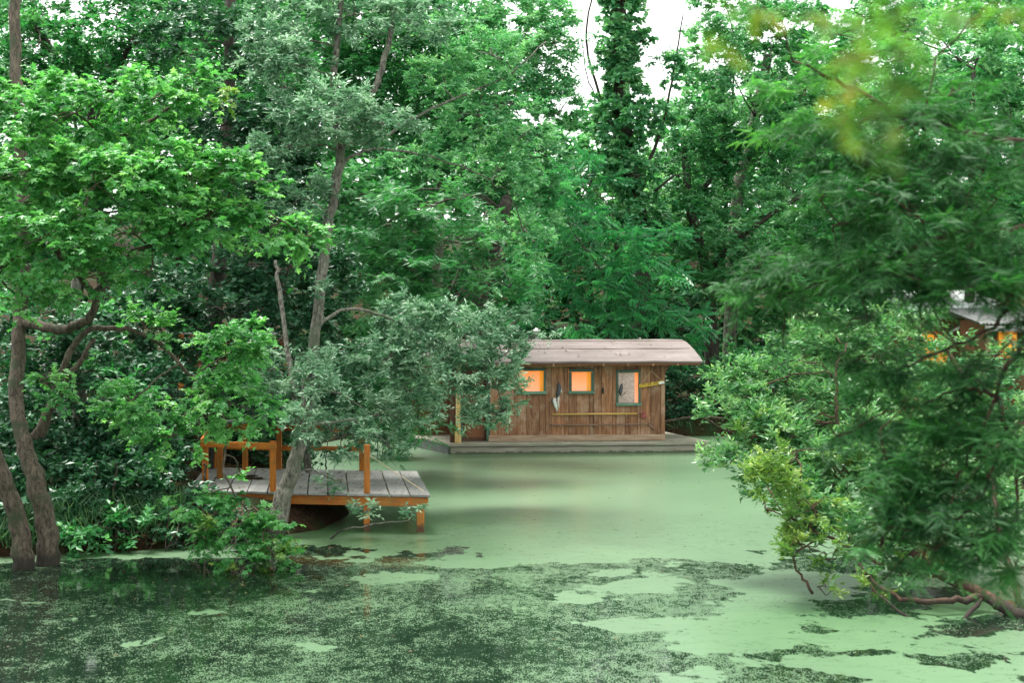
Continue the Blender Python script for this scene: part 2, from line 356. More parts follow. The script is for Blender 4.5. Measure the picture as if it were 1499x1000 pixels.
# ------------------------------------------------------------------ setting: ground, water
POND = np.array([(-16, -8), (-16, 19.6), (-8.6, 20.6), (-5.4, 21.6), (-4.3, 22.3), (-3.1, 23.6), (-2.9, 25.4), (-3.7, 28), (-4.7, 32), (-5.6, 37), (-4.5, 40.3),
                 (0, 41.2), (5, 40.6), (9.5, 40.4), (10.8, 36), (10.2, 30), (10.5, 24), (12, 18), (14, 8), (14, -8)], float)
def pond_sd(P):
    """signed distance to the shoreline, positive on land"""
    best = np.full(len(P), 1e9); inside = np.zeros(len(P), bool); n = len(POND)
    for i in range(n):
        a, b = POND[i], POND[(i + 1) % n]; ab = b - a
        tt = np.clip(((P - a) @ ab) / (ab @ ab), 0, 1)
        best = np.minimum(best, np.linalg.norm(P - a - tt[:, None] * ab, axis=1))
        c = ((a[1] > P[:, 1]) != (b[1] > P[:, 1])) & (P[:, 0] < (b[0] - a[0]) * (P[:, 1] - a[1]) / (b[1] - a[1] + 1e-12) + a[0])
        inside ^= c
    return np.where(inside, -best, best)
def wob(P, f, ph=0):
    x, y = P[..., 0] * f, P[..., 1] * f; z = (P[..., 2] * f if P.shape[-1] > 2 else 0)
    return (np.sin(x * 1.7 + 1.3 * np.sin(y * 1.1 + ph) + ph) + np.sin(y * 1.9 + 1.2 * np.sin(x * .9 + z * 1.3 + ph * 2)) + np.sin(z * 2.1 + x * .8 - y * .6 + ph * 3)) / 3
def height(P):
    P = np.atleast_2d(np.asarray(P, float))[:, :2]; s = pond_sd(P)
    h = np.where(s > 0, .05 + .42 * np.clip(s / .5, 0, 1) ** .7 + .07 * np.clip(s - .5, 0, 14) + .20 * np.clip(s - 14, 0, 40), -1.1 * np.clip(-s / 1.0, 0, 1) ** .8)
    return h + (wob(P, 1.6) * .09 + wob(P, 4, 1) * .04) * np.clip(s * 2 + .6, 0, 1)
def ground():
    xs = np.concatenate([np.linspace(-130, -14, 34)[:-1], np.linspace(-14, 14, 113), np.linspace(14, 130, 34)[1:]])
    ys = np.concatenate([np.linspace(-60, 0, 20)[:-1], np.linspace(0, 18, 20)[:-1], np.linspace(18, 46, 113), np.linspace(46, 160, 40)[1:]])
    X, Y = np.meshgrid(xs, ys); P = np.stack([X.ravel(), Y.ravel()], 1); Z = height(P)
    nx, ny = len(xs), len(ys); i = (np.arange(ny - 1)[:, None] * nx + np.arange(nx - 1)).ravel()
    link('ground', np_mesh('ground', np.column_stack([P, Z]), np.column_stack([i, i + 1, i + nx + 1, i + nx]), PM['soil'], smooth=True))['kind'] = 'structure'
ground()
wm = MB().add([(-18, -9, 0), (18, -9, 0), (18, 43, 0), (-18, 43, 0)], [(0, 1, 2, 3)]).build('pond_water', water_material())
wm['kind'] = 'structure'

# ------------------------------------------------------------------ foliage
TPL = {}
def tpl(name, V, Fc): TPL[name] = (np.array(V, float), np.array(Fc))
# leaf lies along +Y, normal +Z, length 1
tpl('lance', [(0, 0, 0), (.17, .45, .06), (0, 1, -.04), (-.17, .45, .06)], [(0, 1, 2), (0, 2, 3)])
tpl('oval', [(0, 0, 0), (.27, .42, .07), (0, 1, -.05), (-.27, .42, .07)], [(0, 1, 2), (0, 2, 3)])
tpl('blob', [(0, 0, 0), (.36, .45, .06), (0, 1, -.02), (-.36, .45, .06)], [(0, 1, 2), (0, 2, 3)])
tpl('maple', [(0, 0, 0), (.42, .02, -.04), (.22, .32, .05), (.58, .52, -.08), (.2, .58, .04), (0, 1, -.1), (-.2, .58, .04), (-.58, .52, -.08), (-.22, .32, .05), (-.42, .02, -.04)],
    [(0, 1, 2), (2, 3, 4), (0, 2, 4), (0, 4, 5), (0, 5, 6), (0, 6, 8), (6, 7, 8), (0, 8, 9)])
def _frond(n, w, lw, droop):
    V, Fs = [], []
    V, Fs = [(-.012, 0, 0), (.012, 0, 0), (0, 1, -droop)], [(0, 1, 2)]
    for k in range(n):
        y = .1 + .9 * k / (n - 1); l = w * (math.sin(math.pi * min(1, .22 + .8 * y)) * .8 + .2)
        for s in (-1, 1):
            b = len(V); z = -droop * y * y
            V += [(0, y - lw, z), (0, y + lw, z), (s * l, y + .13, z - .08)]; Fs.append((b, b + 1, b + 2) if s > 0 else (b, b + 2, b + 1))
    return V, Fs
tpl('feather', *_frond(8, .21, .042, .22))
tpl('spray', *_frond(6, .30, .07, .15))
def _pinnate():
    V, Fs = [], []
    for y, l in ((.3, .26), (.52, .33), (.74, .34), (.92, .3)):
        for s in (-1, 1):
            b = len(V); z = -.18 * y * y
            d = np.array([s * .62, .45, -.62]); d /= np.linalg.norm(d); q = np.array([.35, s * .5, .0]) * .17
            o = np.array([0, y, z]); tp = o + d * l; md = o + d * l * .5
            V += [o, md + q, tp, md - q]; Fs += [(b, b + 1, b + 2), (b, b + 2, b + 3)]
    return V, Fs
tpl('pinnate', *_pinnate())
tpl('blade', [(-.016, 0, 0), (.016, 0, 0), (.02, .5, .02), (0, 1, -.25), (-.02, .5, .02)], [(0, 1, 2), (0, 2, 4), (4, 2, 3)])

def emit(P, D, Nn, Sc, tp):
    """leaf frames -> vertices and faces"""
    T, Fc = TPL[tp]; D = nrm(D); X = nrm(np.cross(D, Nn)); Z = np.cross(X, D)
    V = P[:, None] + Sc[:, None, None] * (T[None, :, 0, None] * X[:, None] + T[None, :, 1, None] * D[:, None] + T[None, :, 2, None] * Z[:, None])
    k = len(T); Fa = (Fc[None] + (np.arange(len(P)) * k)[:, None, None]).reshape(-1, 3)
    return V.reshape(-1, 3), Fa, len(Fc)

# species: template, leaf size, twigs per cluster, leaves per twig, twig length, droop, up-bias of the leaf face, cover
SP = {
 'maple':  dict(tp='maple', s=.098, nt=5, nl=6, L=.34, droop=.25, up=1.5, lai=6.0, area=.42, mat='maple', flat=.45),
 'silver': dict(tp='lance', s=.10, nt=6, nl=9, L=.27, droop=.10, up=.7, lai=5.6, area=.17, mat='silver', flat=.7),
 'dark':   dict(tp='oval', s=.12, nt=5, nl=8, L=.32, droop=.1, up=.6, lai=5.4, area=.27, mat='dark', flat=.7),
 'fine':   dict(tp='oval', s=.12, nt=6, nl=9, L=.45, droop=.12, up=1.1, lai=4.8, area=.27, mat='fine', flat=.5),
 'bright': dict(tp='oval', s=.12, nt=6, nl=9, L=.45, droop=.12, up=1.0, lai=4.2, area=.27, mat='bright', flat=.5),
 'spray':  dict(tp='spray', s=.20, nt=6, nl=6, L=.66, droop=.12, up=2.2, lai=5.0, area=.26, mat='fine', flat=.25),
 'pinn':   dict(tp='pinnate', s=.50, nt=4, nl=3, L=.3, droop=.25, up=2.0, lai=4.6, area=.2, mat='pinn', flat=.6),
 'far':    dict(tp='blob', s=.22, nt=6, nl=8, L=.7, droop=.1, up=1.0, lai=3.1, area=.36, mat='fine', flat=.5),
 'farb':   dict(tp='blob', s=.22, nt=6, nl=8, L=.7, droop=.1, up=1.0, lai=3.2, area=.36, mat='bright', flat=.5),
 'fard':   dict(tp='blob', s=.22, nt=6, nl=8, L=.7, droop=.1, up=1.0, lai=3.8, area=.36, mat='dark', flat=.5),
 'dist':   dict(tp='blob', s=.42, nt=6, nl=8, L=1.1, droop=.1, up=1.0, lai=2.6, area=.36, mat='fine', flat=.5),
 'bush':   dict(tp='lance', s=.095, nt=5, nl=11, L=.25, droop=-.12, up=.4, lai=5.6, area=.17, mat='bush', flat=.9),
 'olive':  dict(tp='lance', s=.085, nt=5, nl=11, L=.24, droop=-.1, up=.4, lai=4.6, area=.17, mat='olive', flat=.9),
 'cyp':    dict(tp='feather', s=.092, nt=7, nl=9, L=.27, droop=.22, up=1.6, lai=6.5, area=.175, mat='cyp', flat=.35),
 'cypl':   dict(tp='feather', s=.092, nt=7, nl=9, L=.27, droop=.16, up=1.6, lai=6.5, area=.20, mat='cypl', flat=.35),
 'mapley': dict(tp='maple', s=.098, nt=5, nl=6, L=.34, droop=.25, up=1.5, lai=4.5, area=.42, mat='olive', flat=.45),
 'oak':    dict(tp='lance', s=.10, nt=6, nl=9, L=.27, droop=.10, up=.8, lai=5.0, area=.17, mat='bright', flat=.7),
 'ivy':    dict(tp='blob', s=.16, nt=5, nl=6, L=.24, droop=.2, up=.5, lai=5.5, area=.36, mat='bright', flat=.8),  # takes the pale leaf: haze around the ivy is put into its colour
}
def clusters(rng, lobes, sp, hole=.25, shell=.5, trunk=None):
    """cluster origins and outward axes for a list of lobes (centre, radii[, cover factor])"""
    C, A = [], []
    per = sp['nt'] * sp['nl'] * sp['area'] * sp['s'] ** 2
    for lb in lobes:
        c, r = np.array(lb[0]), np.array(lb[1]); k = lb[2] if len(lb) > 2 else 1
        fa = math.pi * r[2] * (r[0] + r[1]) / 2
        n = max(3, int(1.55 * k * sp['lai'] * fa / per))
        u = nrm(rng.normal(size=(n, 3))); keep = (u[:, 2] > -.2) | (rng.random(n) < .55); u = u[keep]
        ph = rng.random() * 9
        b = 1 + .26 * wob(u * 2.3, 1.4, ph) + .12 * wob(u, 6, ph + 2)
        rad = shell + (1 - shell) * rng.random(len(u)) ** .6
        p = c + u * (rad * b)[:, None] * r
        hh = wob(p, 1.9 / max(.5, r.mean() ** .5), ph) + .5 * wob(p, 5.2, ph + 1) > -.55 - .0 + (hole - .25)
        p, u = p[hh], u[hh]
        a = u * np.array([1, 1, .55]) + np.array([0, 0, .12]) + rng.normal(size=u.shape) * .3
        C.append(p); A.append(nrm(a))
    return np.vstack(C), np.vstack(A)
def leaves(rng, C, A, sp, scale=1.0):
    n, nt_, nl = len(C), sp['nt'], sp['nl']; L = sp['L'] * scale
    R = rng.normal(size=(n, nt_, 3)) * np.array([1, 1, sp['flat']])
    d = nrm(A[:, None] + R * .75)
    ln = L * rng.uniform(.6, 1.25, (n, nt_, 1, 1))
    tt = (np.arange(nl) + rng.random((n, nt_, nl))) / nl; t4 = tt[..., None]
    P = C[:, None, None] + d[:, :, None] * (t4 - .25) * ln; P[..., 2] -= sp['droop'] * ln[..., 0] * tt ** 2
    side = nrm(np.cross(d, [0, 0, 1.0]))[:, :, None] * np.where(np.arange(nl) % 2, 1., -1.)[None, None, :, None]
    D = d[:, :, None] * .55 + side * .8 + rng.normal(size=P.shape) * .32; D[..., 2] -= sp['droop'] * .9
    Nn = np.array([0, 0, sp['up']]) + rng.normal(size=P.shape) * .6 + A[:, None, None] * .35
    tone = np.clip(.5 + .2 * rng.normal(size=(n, 1, 1)) + .17 * rng.normal(size=(n, nt_, nl)), 0, 1)
    Sc = sp['s'] * rng.uniform(.65, 1.25, (n, nt_, nl))
    return P.reshape(-1, 3), D.reshape(-1, 3), Nn.reshape(-1, 3), Sc.ravel(), tone.ravel()
TRIS = {}
def crown(rng, lobes, species, parent, base, name='crown', hole=.25, shell=.5, cap=None):
    sp = SP[species]; C, A = clusters(rng, lobes, sp, hole, shell)
    if cap and len(C) > cap: i = rng.choice(len(C), cap, replace=False); C, A = C[i], A[i]
    P, D, Nn, Sc, tone = leaves(rng, C, A, sp)
    V, Fa, k = emit(P - base, D, Nn, Sc, sp['tp'])
    o = link(name, np_mesh(name, V, Fa, LM[sp['mat']], np.repeat(tone, k)), parent)
    TRIS[species] = TRIS.get(species, 0) + len(Fa)
    return o, C
def limb_mesh(mb, pts, r0, r1, rr, n=8, seg=None, crook=.0):
    q = spline(pts, seg or max(6, len(pts) * 5)); m = len(q)
    if crook:
        j = np.array([[rr.gauss(0, crook) for _ in range(3)] for _ in range(m)]); j[0] = 0; q = q + j
    t = np.linspace(0, 1, m)
    rad = np.interp(t, np.linspace(0, 1, len(r0)), r0) if hasattr(r0, '__len__') else r0 + (r1 - r0) * t ** .8
    r0 = rad[0]
    mb.tube(q, list(rad), n, bump=.07, rng=rr); return q, rad
def tree(name, label, cat, trunks, lobes, bark, seed, base=None, limbs=(), twig=5, group=None, crowns=None, shell=.5, hole=.25, twr=.012):
    """trunks: [(points, r0, r1)]; limbs the same; lobes: {species: [...]}"""
    rng = np.random.default_rng(seed); rr = random.Random(seed)
    base = np.array(trunks[0][0][0], float) if base is None else np.array(base, float)
    root = empty(name, tuple(base), label=label, cat=cat, group=group)
    skel = []
    for pts, r0, r1 in trunks:
        mb = MB(); q, rad = limb_mesh(mb, np.array(pts, float) - base, r0, r1, rr, 12, max(10, len(pts) * 6), crook=.012)
        mb.build('trunk', BK[bark], root, smooth=True); skel += [(p, r) for p, r in zip(q, rad)]
    for pts, r0, r1 in limbs:
        mb = MB(); q, rad = limb_mesh(mb, np.array(pts, float) - base, r0, r1, rr, 8, max(8, len(pts) * 5), crook=.014)
        mb.build('branch', BK[bark], root, smooth=True); skel += [(p, r) for p, r in zip(q, rad)]
    SK = np.array([p for p, r in skel]); SR = np.array([r for p, r in skel])
    tw = MB(); nseg = 0
    for sp_, lb in lobes.items():
        o, C = crown(rng, lb, sp_, root, base, 'crown', hole, shell)
        Cl = C - base
        for l in lb:
            c = np.array(l[0]) - base
            ok = SK[:, 2] < c[2] + .6
            dd = np.linalg.norm(SK - c, axis=1) + np.where(ok, 0, .8) + np.where(SK[:, 2] < c[2] - 1.6, 1.5, 0) ; i = int(dd.argmin())
            a = SK[i]; dist = np.linalg.norm(c - a)
            if dist > .3:
                mid = (a + c) / 2 + np.array([rr.gauss(0, .08), rr.gauss(0, .08), .1 * dist]) 
                q, _ = limb_mesh(tw, [a, mid, c], min(SR[i] * .6, .010 + .006 * dist, .03), twr * 1.2, rr, 6, 9, crook=.015 * dist); nseg += 1
            near = np.where((np.abs((Cl - c) / np.array(l[1])) < 1.25).all(axis=1))[0]
            if len(near):
                for j in rng.choice(near, min(len(near), twig), replace=False):
                    e = Cl[j]; md = (c + e) / 2 + np.array([0, 0, rr.gauss(.02, .06)])
                    limb_mesh(tw, [c, md, e], twr, twr * .3, rr, 4, 6, crook=.02)
    if tw.v:
        o = tw.build('twigs', BK[bark], root); o['kind'] = 'stuff'
    return root
def lo(px, py, rx, ry, d, k=1, rd=None):
    """a crown lobe: where it shows in the photograph, its distance and its cover"""
    return (at(px, py, d), ((rx * d / F), (rd if rd else (rx + ry) / 2 * d / F), ry * d / F), k)
def gp(px, d, dz=-.15):
    x = (px - CX) * d / F; return np.array([x, d, max(-1.1, float(height([(x, d)])[0])) + dz])

# ---- bright maple leaning in from the left bank
tree('maple_tree', 'bright green broadleaf tree with two trunks standing in the water at the left bank', 'tree',
     [([at(72, 836, 20.3), at(66, 760, 20.3), at(44, 680, 20.4), at(24, 600, 20.6), at(27, 500, 20.9), at(34, 380, 21.2), at(30, 200, 21.6), at(22, 60, 22), at(20, -120, 22.5)], (.17, .145, .125, .11, .10, .095, .09, .085, .08), 0),
      ([at(34, 838, 20.0), at(28, 770, 20.0), at(4, 700, 19.9), at(-30, 600, 19.7), at(-60, 430, 19.5), at(-50, 250, 19.2)], .155, .08)],
     {'maple': [lo(20, 160, 60, 60, 20.5), lo(110, 165, 85, 55, 20), lo(215, 150, 75, 45, 20.4), lo(290, 125, 42, 32, 20.8), lo(30, 260, 80, 60, 19.6), lo(140, 270, 105, 60, 19.3),
                lo(255, 250, 85, 45, 19.8), lo(345, 262, 60, 42, 20.2), lo(60, 350, 90, 50, 19.0), lo(190, 340, 95, 42, 19.2), lo(300, 325, 75, 40, 19.7), lo(395, 330, 45, 34, 20.3), lo(440, 345, 28, 34, 20.6),
                lo(110, 405, 80, 32, 19.5, .8), lo(30, 440, 60, 28, 19.8, .8), lo(220, 400, 50, 28, 19.7, .8), lo(190, 590, 70, 34, 20.2, .8), lo(250, 640, 60, 35, 20.6, .8), lo(60, 560, 45, 25, 20, .7),
                lo(330, 520, 48, 42, 20.8), lo(365, 500, 40, 30, 21), lo(340, 590, 75, 42, 20.6), lo(350, 690, 30, 16, 21.4, .35),
                lo(290, 745, 50, 26, 20.2, .9), lo(330, 780, 40, 26, 19.9, .9), lo(395, 775, 24, 26, 20.1), lo(400, 800, 26, 20, 20), lo(360, 822, 26, 14, 19.8, .8), lo(210, 480, 46, 24, 20.4, .6)],
      'mapley': [lo(402, 815, 26, 12, 19.8, 1), lo(362, 830, 26, 10, 19.7, 1), lo(300, 772, 30, 12, 19.8, .5), lo(330, 130, 12, 10, 20.3, .5)]},
     'brown', 11, limbs=[([at(34, 472, 21), at(90, 482, 20.6), at(130, 465, 20.3), at(138, 432, 20.2), at(108, 398, 20), at(76, 362, 19.8)], .085, .04),
                         ([at(50, 640, 20.4), at(98, 560, 20.3), at(138, 495, 20.2)], .075, .03), ([at(138, 432, 20.2), at(180, 380, 20), at(250, 340, 19.9), at(330, 300, 20)], .05, .02),
                         ([at(60, 640, 20.4), at(110, 500, 20.4), at(165, 482, 20.4), at(225, 498, 20.5), at(282, 552, 20.7)], .06, .025), ([at(282, 552, 20.7), at(330, 620, 20.7), at(330, 700, 20.4), at(385, 770, 20.1)], .025, .012),
                         ([at(34, 300, 21.3), at(120, 230, 20.8), at(200, 190, 20.6), at(270, 140, 20.8)], .06, .02), ([at(-30, 420, 19.5), at(10, 385, 19.6), at(48, 366, 19.7), at(120, 330, 19.4)], .07, .03)], twig=5)

tree('offscreen_shade_tree', 'unseen tall tree added outside the view on the left shore to shade the water', 'tree', [([np.array([-11.5, 10.5, -.9]), np.array([-10.6, 10.7, 6]), np.array([-10.2, 10.8, 10])], .2, .08)],  # unseen tree, added to shade the left water and darken its reflection
     {'dist': [((-10, 10.8, 7), (2.6, 2.6, 1.8), .8), ((-9.6, 9.8, 9.6), (2.6, 2.6, 2), .8), ((-10.4, 12, 11), (2.6, 2.6, 2), .8)]}, 'brown', 62)

# ---- grey-green oak through the dock edge
tree('silver_leaved_oak', 'slender grey trunked tree with silvery leaves rising at the front edge of the dock', 'tree',
     [([gp(398, 22.6, -.1), at(412, 730, 22.8), at(428, 690, 22.9), at(446, 600, 23.1), at(459, 500, 23.3), at(474, 380, 23.6), at(490, 270, 23.8), at(500, 215, 24), at(488, 150, 24.2), at(494, 60, 24.5), at(510, -80, 25)], (.18, .145, .12, .10, .09, .085, .08, .075, .07, .05, .035), 0)],
     {'silver': [lo(480, 165, 80, 38, 23.4, 1.1), lo(560, 180, 55, 30, 23.6), lo(420, 95, 52, 45, 24, 1), lo(400, 60, 45, 40, 24.3), lo(520, 20, 70, 38, 24.5), lo(600, 30, 60, 40, 25, .9), lo(430, 10, 70, 40, 25), lo(420, 215, 55, 28, 23.6, .8),
                 lo(600, 470, 62, 36, 25.5, 1.1), lo(680, 490, 58, 42, 26, 1.15), lo(735, 520, 42, 32, 26.4, 1.15), lo(640, 540, 75, 42, 25.8, 1.15), lo(715, 570, 55, 36, 26.2, 1.15), lo(560, 530, 50, 45, 25.2), lo(740, 600, 26, 18, 26.2),
                 lo(600, 600, 45, 30, 25.4), lo(545, 610, 50, 36, 25), lo(500, 640, 45, 30, 24.4), lo(570, 655, 30, 18, 25, .9), lo(420, 590, 40, 40, 23.8, .8), lo(462, 545, 30, 36, 22.9, .8), lo(440, 620, 34, 26, 22.6, .9), lo(470, 440, 22, 22, 23.2, .4), lo(440, 290, 50, 30, 23.6, .7), lo(395, 540, 40, 40, 24, .7), lo(480, 560, 30, 50, 24.3, .7), lo(700, 615, 20, 22, 26, .7), lo(790, 490, 30, 8, 26.6, .4), lo(755, 470, 20, 18, 26.6, .7),
                 lo(535, 752, 34, 10, 22.5, .6), lo(590, 745, 26, 8, 22.6, .6), lo(500, 705, 40, 14, 23.2, .25)],
      'oak': [lo(650, 120, 60, 50, 25.5, .8), lo(720, 80, 60, 45, 26, .8), lo(700, 170, 60, 40, 26, .7), lo(620, 230, 60, 35, 25.5, .5), lo(730, 250, 60, 40, 26.5, .8), lo(775, 190, 40, 40, 26.5, .6), lo(765, 340, 46, 36, 27, .8)]},
     'grey', 12, limbs=[([at(500, 215, 24), at(535, 150, 24.3), at(556, 110, 24.4), at(572, 40, 24.7), at(580, -60, 25)], .07, .045), ([at(496, 245, 23.9), at(520, 225, 24.2), at(560, 218, 24.6), at(640, 232, 25.2), at(720, 262, 26)], .035, .013),
                        ([at(500, 215, 24), at(560, 200, 24.6), at(630, 160, 25), at(735, 115, 25.8), at(800, 60, 26.3)], .04, .012), ([at(462, 480, 23.4), at(500, 455, 24), at(560, 462, 24.8), at(640, 500, 25.6), at(710, 540, 26)], .035, .015),
                        ([at(440, 640, 23), at(410, 440, 24.2), at(404, 380, 24.6)], .05, .03), ([gp(430, 22.8), at(500, 778, 22.5), at(545, 768, 22.5), at(600, 762, 22.6)], .02, .008)], twig=4)

# ---- dark evergreens between them
tree('evergreen_magnolia', 'dark glossy evergreen tree filling the shade between the bright tree and the silver leaved tree', 'tree',
     [([gp(300, 27), at(310, 500, 27), at(330, 250, 27.4), at(340, -50, 28)], .2, .1)],
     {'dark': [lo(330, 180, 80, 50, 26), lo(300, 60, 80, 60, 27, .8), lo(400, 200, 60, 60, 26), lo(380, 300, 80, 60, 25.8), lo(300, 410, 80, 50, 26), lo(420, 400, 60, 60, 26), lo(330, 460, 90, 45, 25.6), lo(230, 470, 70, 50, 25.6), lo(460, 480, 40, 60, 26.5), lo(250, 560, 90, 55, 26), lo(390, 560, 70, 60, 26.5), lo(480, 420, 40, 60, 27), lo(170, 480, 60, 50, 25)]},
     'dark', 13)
tree('understorey_tree', 'shaded dark leaved tree behind the two trunks on the left bank', 'tree',
     [([gp(120, 24.5), at(115, 560, 24.5), at(110, 420, 24.7), at(130, 250, 25)], .14, .06)],
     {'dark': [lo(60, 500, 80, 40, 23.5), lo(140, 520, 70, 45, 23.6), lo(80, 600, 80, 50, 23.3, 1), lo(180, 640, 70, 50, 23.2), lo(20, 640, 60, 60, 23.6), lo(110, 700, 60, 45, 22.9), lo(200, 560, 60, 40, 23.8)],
      'fine': [lo(60, 460, 90, 30, 23, .5), lo(150, 560, 70, 30, 23, .4), lo(200, 700, 50, 28, 22.6, .5)]}, 'grey', 14)
tree('leaning_sapling', 'thin bare lower stemmed sapling between the dark evergreens and the silver leaved trunk', 'tree',
     [([gp(455, 26.5), at(428, 500, 26.5), at(408, 400, 26.5), at(396, 300, 26.5), at(420, 150, 27)], .07, .035)],
     {'fine': [lo(420, 130, 45, 40, 26.5, .7), lo(380, 330, 30, 26, 26.3, .5)]}, 'grey', 15)

# ---- middle distance, left to centre
tree('feathery_tree', 'mid green tree with layered feathery boughs reaching over the houseboat roof', 'tree',
     [([gp(690, 43.5), at(700, 450, 36), at(735, 320, 34), at(742, 290, 34)], .24, .13)],
     {'spray': [lo(560, 330, 80, 45, 31), lo(640, 300, 80, 35, 31), lo(600, 390, 90, 40, 30.5), lo(690, 350, 70, 30, 30.5), lo(660, 420, 80, 32, 30.3), lo(560, 450, 70, 35, 31), lo(745, 420, 45, 22, 30.5), lo(740, 380, 50, 22, 30.6), lo(780, 352, 30, 9, 30.5, 1.2), lo(700, 460, 60, 26, 30.6), lo(520, 290, 60, 50, 32), lo(520, 380, 60, 50, 32), lo(620, 500, 60, 30, 31), lo(580, 560, 70, 40, 31), lo(610, 620, 40, 22, 31.5), lo(560, 620, 50, 30, 31.5)]},
     'dark', 16)
tree('tall_fine_leaved_tree', 'tall pale fine leaved tree left of the bright gap in the sky', 'tree',
     [([gp(640, 41), at(640, 400, 38), at(650, 200, 37)], .22, .08)],
     {'fine': [lo(580, 100, 90, 70, 36), lo(560, 220, 80, 60, 36, 1.2), lo(530, 120, 60, 60, 36), lo(520, 40, 60, 50, 36), lo(600, 40, 50, 40, 36), lo(680, 250, 90, 60, 35), lo(760, 290, 60, 50, 35), lo(650, 180, 80, 60, 36), lo(560, 0, 90, 60, 37), lo(620, -120, 150, 70, 38, .5), lo(460, 60, 60, 60, 37), lo(470, -60, 90, 60, 38, .6)],
      'bright': [lo(812, 60, 30, 60, 34.6, 1.1), lo(818, 165, 28, 46, 34.4, 1.1), lo(680, 60, 80, 55, 35), lo(760, 60, 65, 55, 35), lo(740, 150, 70, 55, 34.5), lo(800, 120, 32, 50, 35, .7), lo(700, -30, 90, 50, 36, .8), lo(790, 10, 40, 50, 36, .7), lo(800, 230, 35, 45, 34.5, .8), lo(790, 310, 35, 35, 34.5, .7)]},
     'grey', 17)
tree('canopy_tree', 'tall tree behind the bright green crown at the upper left with small sky gaps', 'tree',
     [([gp(160, 31), at(150, 400, 31), at(130, 130, 31)], .2, .08)],
     {'fine': [lo(60, 230, 70, 40, 30), lo(160, 250, 70, 50, 30), lo(240, 300, 60, 50, 29), lo(120, 330, 70, 50, 29), lo(40, 330, 60, 50, 29), lo(250, 200, 60, 50, 30), lo(30, 40, 50, 30, 30, 1), lo(100, 110, 40, 26, 30, 1), lo(75, 40, 40, 40, 31, 1), lo(150, 95, 40, 30, 30, 1), lo(60, 60, 60, 50, 29, 1), lo(170, 20, 50, 30, 30, 1), lo(240, 60, 40, 30, 30, 1), lo(190, 60, 60, 40, 29, .8), lo(280, 80, 60, 40, 29, .9), lo(240, 10, 80, 36, 30, .7), lo(60, -20, 90, 50, 31, .5), lo(350, 30, 60, 50, 30), lo(420, 130, 50, 60, 30), lo(160, 130, 60, 30, 29, .5), lo(20, 120, 40, 40, 29, .8), lo(200, -120, 200, 60, 32, .5)]},
     'dark', 18, limbs=[([at(135, 200, 30.5), at(190, 70, 29.6), at(240, 75, 29.4), at(300, 75, 29.4)], .07, .03), ([at(130, 150, 31), at(60, 50, 30), at(48, 0, 30), at(52, -60, 30)], .09, .05)])

# ---- centre: ivy-clad tree and neighbours
tree('ivy_clad_tree', 'tall forked tree wrapped in ivy standing in the bright gap above the houseboat', 'tree',
     [([gp(942, 45), at(938, 480, 45), at(935, 330, 45), at(915, 200, 45), at(908, 100, 45), at(905, -60, 45), at(900, -260, 45)], .36, .2)],
     {'ivy': [lo(912, 10, 34, 50, 44.6, 2.0), lo(904, 70, 30, 34, 44.6, 2.2), lo(912, 120, 28, 40, 44.6, 2.0), lo(882, 150, 20, 16, 44.4, 1), lo(944, 60, 16, 20, 44.4, .8), lo(948, 160, 24, 16, 44.3, 1), lo(874, 90, 12, 14, 44.4, .7), lo(905, 180, 42, 45, 44.4, 2.2), lo(918, 250, 34, 40, 44.4, 1.6), lo(930, 330, 34, 40, 44.4, 1.4), lo(920, 250, 50, 40, 44.8, .7), lo(972, 190, 20, 40, 44.6, .8), lo(985, 100, 16, 30, 44.6, .6), lo(905, -90, 36, 60, 45), lo(870, 230, 30, 36, 44.6, .8), lo(940, 310, 50, 40, 44.6, .6)],
      'bright': [lo(880, 170, 26, 14, 44.5, .5), lo(975, 90, 24, 14, 44.5, .5), lo(900, 60, 34, 30, 44.6, .4)]},
     'dark', 19, limbs=[([at(928, 280, 45), at(965, 200, 44.8), at(985, 110, 44.8), at(1000, 20, 45)], .07, .02), ([at(915, 230, 45), at(878, 140, 44.6), at(858, 60, 44.6), at(870, -20, 44.6)], .06, .025), ([at(935, 300, 45), at(980, 262, 44.5), at(1002, 252, 44.3)], .06, .02), ([at(905, 190, 45), at(862, 120, 44.4), at(850, 40, 44.4)], .03, .012)], twig=2)
tree('walnut_tree', 'tree with long drooping compound leaves right behind the houseboat roof', 'tree',
     [([gp(880, 42.6), at(885, 500, 42.6), at(900, 400, 42.4), at(905, 330, 42.4)], .16, .06)],
     {'pinn': [lo(880, 420, 60, 32, 41.8), lo(940, 400, 48, 36, 41.5), lo(900, 360, 60, 28, 42), lo(860, 330, 45, 35, 42.4), lo(930, 455, 50, 24, 41.5), lo(870, 470, 50, 28, 41.6), lo(820, 300, 45, 40, 42.6, .9), lo(850, 260, 40, 40, 43, .9), lo(960, 350, 45, 26, 42.5, .8), lo(1010, 470, 30, 24, 42, .7), lo(800, 470, 40, 26, 42, .8), lo(780, 400, 30, 40, 42.5, .8), lo(1000, 520, 30, 30, 42, .9)]},
     'dark', 20, limbs=[([at(842, 345, 41.5), at(880, 395, 41.3), at(884, 402, 41.3), at(900, 410, 41.3)], .03, .012)], twig=2)
